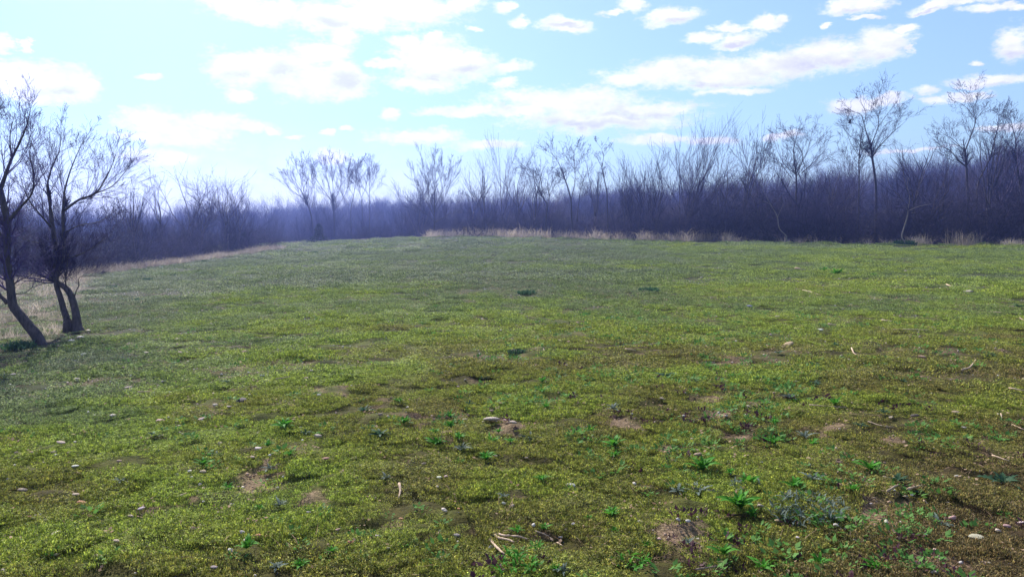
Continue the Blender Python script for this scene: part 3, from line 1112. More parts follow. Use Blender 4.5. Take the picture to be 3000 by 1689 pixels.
traced_tree(13.6, [
    (B_TR + L(c1, [(272, 960), (280, 880), (268, 780), (255, 680)]), .105, .045),
    (L(cT, [(960, 880), (900, 700), (850, 520), (800, 360), (810, 200)]) + L(c1, [(325, 930), (322, 800), (318, 690)]), .085, .040),
    (L(cT, [(1040, 930), (1020, 700), (960, 500), (930, 330), (940, 180)]) + L(c1, [(345, 900)]), .026, .012),
    (L(c1, [(255, 680), (240, 560), (262, 470), (300, 380), (310, 280), (312, 190)]), .032, .005),
    (L(c1, [(318, 690), (400, 630), (480, 600), (530, 530), (565, 460), (590, 380), (600, 300)]), .038, .005),
    (L(c1, [(318, 690), (325, 600), (350, 500), (390, 400), (430, 320), (465, 245)]), .032, .005),
    (L(c1, [(480, 600), (570, 560), (640, 480), (700, 390)]), .018, .004),
    (L(c1, [(268, 780), (200, 700), (150, 640), (110, 540), (100, 430)]), .030, .006),
    (L(c1, [(322, 800), (400, 760), (500, 740), (590, 680)]), .024, .005),
    (L(cT, [(1050, 545), (1080, 440), (1120, 370), (1110, 300), (1140, 240), (1250, 235), (1330, 225), (1430, 215)]), .014, .005),
    (L(cT, [(860, 350), (960, 280), (1100, 220)]), .012, .005),
    (L(c1, [(280, 880), (200, 850), (120, 830), (60, 800)]), .024, .006),
    (L(c1, [(325, 930), (420, 900), (500, 850), (560, 790)]), .022, .005),
], 'twin-trunked bare tree with a broad twiggy crown beside the rough grass', 22, 'twin_trunk_tree', NEAR, 9.5, .82, rmin=.0017, mat=M_BARKNEAR, twig_from=.45, trunks=3, buds=True, thick=.68, col=(1.7, 1.6, 2.0))

# tall trees along the far edge of the field, each traced
traced_tree(61, [
    (L(c4, [(990, 1300), (985, 1100), (985, 900), (970, 750), (955, 650), (945, 560)]), .19, .11),
    (L(c4, [(945, 560), (930, 520), (905, 440), (890, 380), (865, 310), (800, 285), (740, 240), (700, 180)]), .085, .02),
    (L(c4, [(890, 380), (905, 300), (870, 220), (860, 160)]), .04, .015),
    (L(c4, [(945, 560), (975, 480), (1000, 410), (1000, 330), (965, 270), (975, 190)]), .075, .02),
    (L(c4, [(1000, 330), (1030, 250), (1015, 170), (1000, 100)]), .04, .012),
    (L(c4, [(960, 640), (1000, 575), (1060, 510), (1130, 440), (1190, 390), (1270, 345)]), .085, .02),
    (L(c4, [(1000, 410), (1050, 340), (1110, 260), (1170, 190)]), .04, .012),
    (L(c4, [(1130, 440), (1160, 340), (1210, 260)]), .035, .012),
], 'tall bare tree with a wide Y-shaped crown standing highest above the brush', 31, 'tall_bare_tree', TREE, 2.69, 2.0, rmin=.0065, twig_from=.75, skew=.4)
traced_tree(61.5, [
    (L(c4, [(850, 1290), (850, 1000), (852, 800), (850, 680), (860, 560), (872, 470)]), .10, .05),
    (L(c4, [(855, 640), (800, 560), (760, 470), (730, 400)]), .04, .012),
    (L(c4, [(872, 470), (850, 400), (800, 380), (785, 390)]), .03, .012),
    (L(c4, [(852, 760), (790, 700), (740, 640), (700, 580)]), .04, .012),
    (L(c4, [(852, 700), (900, 620), (930, 560)]), .04, .012),
], 'slender bare tree close beside the tall Y-shaped tree, with a bird flying past', 32, 'slender_tree', TREE, 3.52, 2.0, rmin=.006, twig_from=.4, skew=.4)
traced_tree(61, [
    (L(c4, [(1710, 1290), (1715, 1050), (1705, 900), (1695, 720), (1685, 600)]), .19, .12),
    (L(c4, [(1685, 600), (1715, 520), (1745, 440), (1770, 350), (1750, 270), (1785, 180), (1790, 80), (1820, 5)]), .09, .015),
    (L(c4, [(1685, 600), (1640, 555), (1580, 500), (1500, 450), (1430, 380)]), .06, .015),
    (L(c4, [(1690, 720), (1630, 670), (1570, 595), (1500, 560), (1430, 500), (1400, 460)]), .08, .015),
    (L(c4, [(1770, 350), (1700, 260), (1640, 220), (1580, 200)]), .04, .012),
    (L(c4, [(1770, 350), (1830, 280), (1880, 250)]), .035, .012),
    (L(c4, [(1740, 260), (1700, 180), (1650, 90)]), .03, .01),
], 'tall bare tree with a high spindly leader and one low outswept limb', 33, 'tall_bare_tree', TREE, 2.69, 2.0, rmin=.0065, twig_from=.75, skew=.4)
traced_tree(61.5, [
    (L(c4, [(1760, 1280), (1780, 1000), (1790, 850), (1850, 720), (1880, 660), (1905, 560), (1930, 470)]), .11, .06),
    (L(c4, [(1930, 470), (1945, 400), (1950, 320), (1960, 250)]), .045, .012),
    (L(c4, [(1885, 640), (1960, 620), (2020, 590)]), .035, .012),
    (L(c4, [(1930, 470), (1990, 400), (2010, 340)]), .035, .012),
], 'bare tree slanting sideways between two taller straight ones', 34, 'slanting_tree', TREE, 3.11, 2.0, rmin=.0065, twig_from=.6, skew=.4)
traced_tree(60, [
    (L(c4, [(2140, 1290), (2135, 1050), (2120, 880), (2095, 720), (2075, 600)]), .16, .10),
    (L(c4, [(2075, 600), (2085, 520), (2060, 420), (2045, 330), (2040, 250)]), .07, .012),
    (L(c4, [(2075, 600), (2020, 540), (1970, 470), (1930, 400)]), .055, .012),
    (L(c4, [(2085, 520), (2130, 440), (2170, 380)]), .05, .012),
    (L(c4, [(2060, 420), (2000, 340), (1960, 280)]), .04, .012),
    (L(c4, [(2120, 880), (2150, 700), (2160, 520), (2150, 400)]), .07, .012),
], 'dark bare tree at the very edge of the picture above the hill shoulder', 35, 'tall_bare_tree', TREE, 2.9, 2.0, rmin=.0065, twig_from=.7, skew=.4)
traced_tree(62, [
    (L(c4, [(350, 1310), (352, 1100), (358, 900), (356, 780), (345, 700)]), .15, .09),
    (L(c4, [(345, 700), (335, 600), (360, 480), (390, 400), (440, 340)]), .055, .012),
    (L(c4, [(356, 780), (280, 720), (230, 640), (190, 540), (170, 440)]), .06, .012),
    (L(c4, [(356, 780), (400, 690), (400, 600), (330, 510), (260, 430), (230, 370)]), .06, .012),
    (L(c4, [(400, 770), (480, 700), (540, 640), (600, 560), (610, 480)]), .06, .012),
    (L(c4, [(320, 810), (220, 680), (150, 640), (80, 560)]), .045, .012),
    (L(c4, [(400, 690), (450, 590), (480, 450), (500, 390)]), .04, .012),
], 'round-headed bare tree rising over the brush, a small cloud behind its crown', 36, 'round_bare_tree', TREE, 3.0, 2.0, rmin=.006, twig_from=.7, skew=.4)
traced_tree(52.6, [
    (L(c4, [(1215, 1312), (1188, 1275), (1205, 1200), (1232, 1110), (1235, 1070)]), .075, .05),
    (L(c4, [(1235, 1070), (1300, 1040), (1380, 1020), (1440, 1018), (1490, 1042)]), .035, .012),
    (L(c4, [(1235, 1070), (1215, 1040), (1170, 1018)]), .03, .012),
    (L(c4, [(1235, 1070), (1280, 1085), (1300, 1075)]), .02, .01),
    (L(c4, [(1235, 1070), (1250, 960), (1230, 860), (1260, 760)]), .03, .01),
], 'small crooked tree with pale outstretched branches in front of the dark brush', 37, 'crooked_tree', TREE, 1.6, .8, rmin=.006, mat=M_PALEBARK, twig_from=.8, skew=.2)
traced_tree(56.3, [
    (L(c4, [(280, 1265), (225, 1205), (210, 1120), (180, 1060), (140, 1010), (90, 990)]), .06, .02),
    (L(c4, [(210, 1120), (240, 1050), (280, 980)]), .025, .01),
    (L(c4, [(180, 1060), (120, 950), (70, 860)]), .03, .01),
], 'thin pale-stemmed tree bending sideways at the foot of the round-headed tree', 38, 'bent_tree', TREE, 2.4, .8, rmin=.006, mat=M_PALEBARK, twig_from=.5, skew=.2)
traced_tree(72, [
    (L(c3, [(310, 1212), (315, 1080), (325, 950), (300, 900), (270, 850)]), .14, .08),
    (L(c3, [(325, 950), (345, 860), (330, 760), (350, 650), (400, 560), (410, 460)]), .06, .012),
    (L(c3, [(270, 850), (240, 740), (180, 650), (110, 590), (50, 560)]), .055, .012),
    (L(c3, [(270, 850), (275, 740), (230, 620), (180, 500)]), .05, .012),
    (L(c3, [(345, 860), (390, 760), (430, 620)]), .04, .012),
], 'forked bare tree with a fan-shaped crown just behind the pale grass strip', 39, 'forked_tree', TREE, 2.28, 2.0, rmin=.0075, twig_from=.75, skew=.4)
traced_tree(71, [
    (L(c3, [(560, 1175), (550, 1050), (545, 900), (500, 740), (470, 660)]), .15, .08),
    (L(c3, [(470, 660), (430, 560), (390, 500), (355, 450), (365, 380)]), .06, .012),
    (L(c3, [(545, 900), (580, 740), (580, 620), (575, 500), (585, 400), (578, 320)]), .07, .012),
    (L(c3, [(580, 620), (520, 540), (480, 460)]), .04, .012),
    (L(c3, [(600, 1100), (620, 900), (650, 740), (700, 600), (690, 440)]), .07, .012),
    (L(c3, [(650, 700), (610, 620), (640, 500), (640, 420)]), .04, .012),
], 'cluster of straight bare stems with the tallest central leader beyond pale grass', 40, 'many_stemmed_tree', TREE, 2.28, 2.0, rmin=.0075, twig_from=.75, skew=.4)
traced_tree(70, [
    (L(c3, [(890, 1175), (882, 1000), (875, 830), (850, 700), (830, 600)]), .11, .06),
    (L(c3, [(830, 600), (790, 520), (760, 460), (720, 400)]), .045, .01),
    (L(c3, [(830, 600), (845, 500), (830, 430), (870, 370), (885, 340)]), .045, .01),
    (L(c3, [(830, 430), (790, 380), (760, 340)]), .025, .01),
    (L(c3, [(845, 500), (900, 430), (915, 400)]), .025, .01),
], 'lone slim bare tree with an open antler-like top', 41, 'slim_tree', TREE, 1.5, .8, rmin=.0065, twig_from=.75, skew=.3)
# central group
traced_tree(83, [
    (L(c2, [(1345, 755), (1342, 690), (1345, 620), (1345, 540), (1345, 450)]), .16, .07),
    (L(c2, [(1345, 640), (1290, 590), (1240, 560), (1200, 525)]), .07, .015),
    (L(c2, [(1345, 650), (1420, 610), (1470, 570), (1520, 500)]), .07, .015),
    (L(c2, [(1345, 600), (1280, 480), (1230, 360), (1190, 260)]), .06, .015),
    (L(c2, [(1345, 560), (1300, 420), (1270, 260), (1245, 120)]), .06, .012),
    (L(c2, [(1345, 450), (1350, 330), (1345, 220), (1350, 140)]), .05, .012),
    (L(c2, [(1345, 540), (1400, 420), (1390, 300), (1390, 180)]), .05, .012),
    (L(c2, [(1345, 580), (1430, 450), (1470, 320), (1470, 200)]), .05, .012),
], 'vase-shaped bare tree on the field crest with low outspread branches', 42, 'vase_tree', FINE, 1.56, 2.6, rmin=.0062, twig_from=.6, skew=.4)
traced_tree(104, [
    (L(c2, [(430, 740), (420, 620), (400, 540), (370, 480)]), .16, .10),
    (L(c2, [(370, 480), (300, 430), (230, 380), (165, 325)]), .07, .014),
    (L(c2, [(370, 480), (320, 380), (250, 300), (190, 270)]), .07, .014),
    (L(c2, [(370, 480), (350, 360), (320, 270), (280, 210)]), .07, .014),
    (L(c2, [(380, 500), (400, 380), (370, 280), (340, 200)]), .07, .014),
    (L(c2, [(420, 540), (440, 420), (420, 320), (420, 240)]), .06, .014),
], 'broad bare tree beyond the crest leaning away from its dense neighbour', 43, 'fan_tree', FINE, 1.65, 2.6, rmin=.0062, twig_from=.6, skew=.4)
traced_tree(105, [
    (L(c2, [(590, 745), (590, 640), (585, 560), (580, 500)]), .17, .11),
    (L(c2, [(580, 500), (520, 420), (450, 320), (400, 240), (390, 190)]), .075, .014),
    (L(c2, [(580, 500), (550, 380), (520, 270), (480, 180)]), .075, .014),
    (L(c2, [(580, 500), (580, 380), (570, 260), (560, 140)]), .075, .014),
    (L(c2, [(580, 500), (630, 400), (640, 280), (620, 160)]), .075, .014),
    (L(c2, [(590, 560), (670, 440), (700, 320), (690, 190)]), .06, .014),
], 'dense dome-crowned bare tree, highest of the group beyond the crest', 44, 'dome_tree', FINE, 1.92, 2.6, rmin=.0062, twig_from=.6, skew=.4)
traced_tree(104, [
    (L(c2, [(720, 745), (715, 560), (735, 450), (750, 350), (770, 240), (800, 190)]), .10, .014),
    (L(c2, [(700, 520), (650, 440), (640, 380), (690, 290), (710, 220)]), .06, .014),
    (L(c2, [(735, 450), (690, 350), (720, 260)]), .05, .014),
], 'narrow bare tree beside the dome-crowned one beyond the crest', 45, 'narrow_tree', FINE, 1.39, 2.6, rmin=.0062, twig_from=.5, skew=.3)
traced_tree(104, [
    (L(c2, [(800, 745), (800, 560), (790, 450), (760, 360), (750, 300)]), .09, .014),
    (L(c2, [(795, 460), (830, 380), (840, 300)]), .05, .014),
], 'small forked bare tree second from the end of the crest group', 46, 'forked_sapling', FINE, 1.22, 2.6, rmin=.0062, twig_from=.5, skew=.3)
traced_tree(104, [
    (L(c2, [(858, 745), (855, 560), (855, 400), (860, 290), (855, 200)]), .09, .014),
    (L(c2, [(855, 400), (890, 340), (910, 280)]), .04, .014),
    (L(c2, [(855, 460), (820, 400), (800, 360)]), .04, .014),
], 'straight single-stemmed bare tree ending the group beyond the crest', 47, 'straight_sapling', FINE, 1.39, 2.6, rmin=.0062, twig_from=.4, skew=.3)

TREES = [  # px, py foot, depth, height, style, label
    (1712, 590, 62, 10.0, 'vase', 'dense broom-like bare tree with fine upright shoots, bulging above the brush'),
    (1735, 592, 60, 8.2, 'vase', 'second broom-like bare tree half merged with the taller dense one'),
    (1825, 598, 59, 8.2, 'twisty', 'dark twisted bare tree beside the broom-like trees'),
    (1868, 598, 60, 8.6, 'upright', 'slim upright bare tree between the twisted tree and the round-headed one'),
    (1915, 600, 58, 7.6, 'twisty', 'tangled bare tree next to the round-headed tree'),
    (2085, 606, 57, 6.2, 'spread', 'low bare tree in the gap before the tall Y-shaped tree'),
    (2300, 606, 56, 8.2, 'spread', 'medium bare tree between the two tallest trees'),
    (2335, 608, 57, 7.0, 'twisty', 'bushy dark tree with tangled top between the two tallest trees'),
    (2490, 606, 60, 9.2, 'upright', 'upright bare tree behind the slanting one'),
    (1645, 590, 64, 7.0, 'vase', 'low broad bare tree at the foot of the broom-like trees'),
    (1600, 588, 66, 6.0, 'vase', 'shrubby bare tree sloping down from the broom-like trees'),
    (1570, 585, 68, 5.6, 'upright', 'thin bare tree just past the antler-topped one'),
    (1490, 582, 73, 7.2, 'upright', 'bare tree half hidden behind the straight-stemmed cluster'),
    (1265, 590, 82, 8.6, 'vase', 'many-stemmed bare tree standing in the middle of the skyline row'),
    (1225, 592, 83, 8.4, 'upright', 'narrow bare tree beside the many-stemmed one in the skyline row'),
    (1180, 594, 84, 7.4, 'spread', 'open bare tree between the vase-shaped tree and the skyline row'),
    (1300, 588, 80, 8.0, 'spread', 'bare tree ending the skyline row toward the fan-crowned tree'),
    (1335, 588, 76, 6.8, 'upright', 'thin bare tree beside the fan-crowned tree'),
    (1050, 594, 88, 6.6, 'vase', 'bare tree just behind the vase-shaped tree on the crest'),
    (340, 640, 47, 5.6, 'upright', 'bare tree at the thicket front just past the twin-trunked tree'),
    (405, 640, 56, 6.2, 'spread', 'forking bare tree over the blue thicket, first of three'),
    (460, 640, 58, 6.6, 'spread', 'tallest forking bare tree over the blue thicket'),
    (505, 640, 60, 6.6, 'twisty', 'crooked bare tree next to the tallest one over the thicket'),
    (560, 636, 62, 6.2, 'spread', 'thin-crowned bare tree over the thicket end'),
    (600, 636, 64, 5.6, 'upright', 'last small bare tree before the open gap in the thicket'),
    (270, 650, 44, 4.4, 'twisty', 'bare tree behind the twin-trunked tree crown'),
    (150, 660, 40, 4.0, 'vase', 'bare tree screened by the twin-trunked tree'),
    (40, 670, 38, 4.2, 'spread', 'bare tree screened by the leaning tree'),
]
for k, (px, py, Yd, H, st, lab) in enumerate(TREES):
    if px > 1560:
        Yd = edge_depth(px) + 2.2
    place_tree(px, py, Yd, H, st, 500 + k, lab)

# individual shrubs at the front of the thickets
SHRUB_SPOTS = [  # px, depth, prototype, scale, label
    (1200, 76.0, 5, 1.15, 'dark dense bush standing alone at the front of the crest row'),
    (1250, 78, 1, .9, 'leafless shrub beside the dark lone bush'),
    (1320, 75, 5, 1.1, 'low dark leafless shrub under the fan-crowned tree'),
    (1340, 74, 1, .8, 'short leafless shrub behind the pale grass start'),
    (1400, 73, 0, 1.0, 'leafless shrub at the foot of the straight-stemmed cluster'),
    (1465, 71, 3, 1.0, 'twisted shrub behind the thickest pale grass'),
    (1525, 69.5, 1, 1.0, 'wide shrub at the foot of the antler-topped tree'),
    (1585, 67.5, 3, 1.0, 'contorted shrub with a bare stem by the grass strip'),
    (1650, 64.5, 0, 1.05, 'leafless shrub under the low broad tree'),
    (1700, 62, 2, 1.0, 'upright shrub at the foot of the broom-like tree'),
    (1760, 59.5, 3, 1.15, 'twisted shrub between grass strip and twisted tree'),
    (1810, 57.5, 1, 1.2, 'dark wide shrub where the pale grass thins out'),
    (1865, 57, 0, 1.15, 'dense shrub beside the bent pale stem'),
    (1945, 56.5, 3, 1.2, 'dark contorted shrub with thick low arms'),
    (2040, 56, 1, 1.2, 'dark shrub by the round-headed tree foot'),
    (2100, 56, 0, 1.2, 'shrub in front of the low gap tree'),
    (2160, 56, 2, 1.05, 'upright shrub beside the slender tree'),
    (2240, 55.5, 1, 1.15, 'shrub just behind the crooked pale-branched tree'),
    (2320, 55.5, 3, 1.2, 'blackish shrub behind the first tan grass clump'),
    (2390, 55.5, 0, 1.25, 'blackish shrub between two tan grass clumps'),
    (2470, 55.5, 1, 1.25, 'blackish shrub behind the largest tan grass clump'),
    (2545, 55, 3, 1.25, 'blackish shrub at the far end of the hedge line'),
    (250, 39.5, 1, .85, 'leafless shrub at the thicket front behind the tan grass'),
    (330, 43, 0, .8, 'leafless shrub where the tan grass narrows'),
    (410, 48, 3, .8, 'twisted shrub over the tan grass strip'),
    (480, 54, 1, .85, 'wide shrub near the end of the tan grass strip'),
    (540, 59, 0, .8, 'shrub beside the pale thicket trunk'),
    (660, 66.5, 3, .75, 'small dark-stemmed shrub at the thicket corner'),
    (690, 67, 5, .8, 'last low shrub before the open crest'),
]
for (px, Yd, k, s, lab) in SHRUB_SPOTS:
    if px > 1260:
        Yd = edge_depth(px) + .5
    x = (px - CX) / F_PX * Yd / math.cos(PITCH) * 1.0
    root = empty('shrub', (x, Yd, h1(x, Yd)), lab, 'shrub')
    root.rotation_euler = (0, 0, px * .37)
    root.scale = (s, s, s)
    dk = (.35, .35, .38) if 'black' in lab or 'dark' in lab else (1, 1, 1)
    add('stems', SHRUBS[k][0], root, color=dk)
    add('twigs', SHRUBS[k][1], root, color=dk)
p = at_depth(*cf(1180, 270), 61)
root = empty('thin_tree', (p[0], 61, h1(p[0], 61)), 'pale slender trunk against the blue thicket beside the dark cedar', 'tree')
t_, l_, s_ = tree_polys(77, 4.4, 'spread')
add('trunk', tubes('trunk', [(a, [q * 1.2 for q in b]) for a, b in t_], 6, M_BARK), root, color=(2.2, 2.1, 2.0))
add('crown', tubes('crown', l_ + s_, 3, M_TWIG), root)


def cedar(px, Yd, H, W, label, seed):
    r = np.random.default_rng(seed)
    x = (px - CX) / F_PX * Yd
    root = empty('cedar', (x, Yd, h1(x, Yd)), label, 'cedar')
    add('trunk', tubes('trunk', [([(0, 0, -.1), (0, 0, H * .5), (0, 0, H * .95)], [.05, .035, .01])], 5, M_BARK), root)
    cnt = 1500
    t = r.random(cnt) ** 1.35
    z = H * (.97 * t - .04)
    rr = W / 2 * (1 - t) ** .85 * (0.35 + .65 * r.random(cnt) ** .5) * (1 + .35 * np.sin(9 * t + r.random(cnt)))
    a = r.random(cnt) * 6.28
    c = np.stack([rr * np.cos(a), rr * np.sin(a), z], 1)
    d = np.stack([np.cos(a), np.sin(a), r.uniform(.2, 1.2, cnt)], 1) * r.uniform(.10, .22, cnt)[:, None]
    s = np.stack([-np.sin(a), np.cos(a), r.normal(0, .4, cnt)], 1) * .035
    V = np.stack([c - s, c + s, c + d], 1).reshape(-1, 3)
    add('foliage', mesh_from('foliage', V, np.arange(cnt * 3).reshape(-1, 3), M_CEDAR), root)


cedar(803, 83, 2.0, 2.0, 'little dark evergreen cedar standing on the far crest', 3)
cedar(616, 65.5, 1.5, 1.6, 'dark evergreen cedar at the end of the thicket', 4)
cedar(2245, 75, 2.6, 1.2, 'small dark evergreen half buried in the brush', 6)

# uncounted brush and far woods
rng = np.random.default_rng(15)


def fill(count, xr, yr, test):
    x = rng.uniform(*xr, count)
    y = rng.uniform(*yr, count)
    k = test(x, y)
    return x[k], y[k]


def brush(name, x, y, s, label, protos, tilt=.06):
    k = len(x)
    P = np.stack([x, y, height(x, y) - .05], 1)
    R = np.stack([rng.normal(0, tilt, k), rng.normal(0, tilt, k), rng.random(k) * 6.28], 1)
    s = s * rng.uniform(.60, 1.25, k) * (.55 + .75 * fbm(x, y, 6.0, 47, 3))
    scatter(name, protos, P, R, np.stack([s * 1.05, s * 1.05, s], 1), rng.integers(0, len(protos), k), rng.random(k), label, 'thicket')


wt = []
for k in range(4):
    t_, l_, s_ = tree_polys(700 + k, 7.5, ['spread', 'upright', 'vase', 'spread'][k])
    b_, q_ = shrub_polys(720 + k, 4.0, 4.0, 7, BRUSH, .02)
    wt.append(tubes('wood_mass', t_ + l_ + s_ + [([tuple(np.array(p) * 1.0) for p in a], r) for a, r in b_ + q_], 3, M_TWIG))
SAPL = []
for k in range(3):
    t_, l_, s_ = tree_polys(760 + k, 5.6, ['upright', 'vase', 'spread'][k])
    SAPL.append(tubes('sapling_mass', t_ + l_ + s_, 3, M_TWIG))
SHRUBS_EXTRA = []
for k in range(3):
    b_, q_ = shrub_polys(350 + k, 3.6, 4.4, 11, TWISTY, .02)
    SHRUBS_EXTRA.append(tubes('tangle_mass', b_ + q_, 3, M_TWIG))
masses = [q[2] for q in SHRUBS] + SHRUBS_EXTRA + SAPL[1:]
tl = lambda x: np.interp(x, TL_X, TL_Y)
x1, y1 = fill(2300, (-11, 70), (40, 105), lambda x, y: (y > tl(x) + .1) & (y < tl(x) + 12) & (x / y < .78))
brush('brush_thicket', x1, y1, 0.74 + .62 * sstep((x1 - 6) / 10), 'dense bluish-purple tangle of bare brush behind the field edge', masses)
lx = lambda y: np.interp(y, [0, 20, 36, 66, 72], [-16, -18, -21.2, -20.2, -30])
x2, y2 = fill(1300, (-52, -14), (14, 70), lambda x, y: (x < lx(y)) & (x > lx(y) - 16) & (x / y > -.95))
brush('side_thicket', x2, y2, 0.66 + 0 * x2, 'dense blue-grey bare thicket along the low side of the field', masses)
x3, y3 = fill(2800, (-75, 30), (92, 150), lambda x, y: (y > tl(x) + 6) & (np.abs(x / y) < .75) | ((y > 92) & (x < -9) & (x / y > -.8)))
brush('valley_thicket', x3, y3, .80 + 0 * x3, 'hazy bare thicket in the dip beyond the field crest', masses)
r4 = np.sqrt(rng.random(5200) * (300 ** 2 - 135 ** 2) + 135 ** 2)
a4 = rng.uniform(-.72, .72, 5200)
x4, y4 = r4 * np.sin(a4), r4 * np.cos(a4)
brush('hill_woods', x4, y4, 1.0 + 0 * x4, 'far bare woods covering the low hills along the skyline', wt, .04)

# dry grass strips
rng = np.random.default_rng(25)
dry = [blades('dry_tuft', 30, .20, .15, .85, .006, M_DRY, rng, 1.0, kite=False) for _ in range(5)]
xs_, ys_, ss_ = [], [], []
x, y = fill(7000, (-9, 62), (44, 92), lambda x, y: (np.abs(y - tl(x) + 1.7) < 1.5))
k = rng.random(len(x)) < np.where(x < 19, .98, .34) * sstep((fbm(x, y, 2.5, 19) - .08) / .3)
xc = rng.uniform(-27, -8, 700)
yc = 85.5 + rng.uniform(-.8, .8, 700)
xs_.append(xc); ys_.append(yc); ss_.append(np.full(700, .28))
xs_.append(x[k]); ys_.append(y[k]); ss_.append(np.where(x[k] < 17, 1.35, .75) * (.55 + .8 * fbm(x[k], y[k], 3.0, 27)))
x, y = fill(3600, (-23, -17), (24, 66), lambda x, y: (np.abs(x - lx(y) - .6) < .7))
xs_.append(x); ys_.append(y); ss_.append(np.full(len(x), .62) * (.4 + 1.1 * fbm(x, y, 2.2, 23)))
x, y = fill(9000, (-30, -5.5), (7, 40), lambda x, y: (x < np.interp(y, EDGE_Y, EDGE_X) - .4) & (x > lx(y) - 1))
k = rng.random(len(x)) < .16 + .75 * sstep((fbm(x, y, 1.6, 29, 3) - .40) / .25)
xs_.append(x[k]); ys_.append(y[k]); ss_.append(np.full(k.sum(), .30) * (.4 + 1.3 * rng.random(k.sum()) ** 2))
x, y = np.concatenate(xs_), np.concatenate(ys_)
s = np.concatenate(ss_) * rng.uniform(.7, 1.2, len(x))
k = len(x)
scatter('dry_grass', dry, np.stack([x, y, height(x, y) - .02], 1), np.stack([rng.normal(0, .15, k), rng.normal(0, .15, k), rng.random(k) * 6.28], 1),
        np.stack([s * 1.5, s * 1.5, s], 1), rng.integers(0, 5, k), rng.random(k), 'pale pinkish-tan dry grass edging the thickets', 'dry grass')

for (px, py, Yd, wd, ht, lab) in ((2310, 607, 53.4, 1.3, .9, 'tan dry grass clump leaning before the blackish shrubs, smaller one'),
                                  (2425, 612, 52.4, 1.9, 1.3, 'largest tan dry grass clump with tall stalks before the blackish shrubs'),
                                  (2545, 612, 51.8, 1.3, .7, 'low tan grass clump at the far end of the hedge line'),
                                  (1295, 600, 74.5, 1.3, .8, 'pale grass clump standing out beside the crest row')):
    x = at_depth(px, py, Yd)[0]
    o = add('grass_clump', blades('grass_clump', 260, wd * .62, ht * .18, ht * 1.1, .008, M_DRY, rng, 1.3, kite=False, power=.85), loc=(x, Yd, h1(x, Yd)))
    tag(o, lab, 'grass clump')

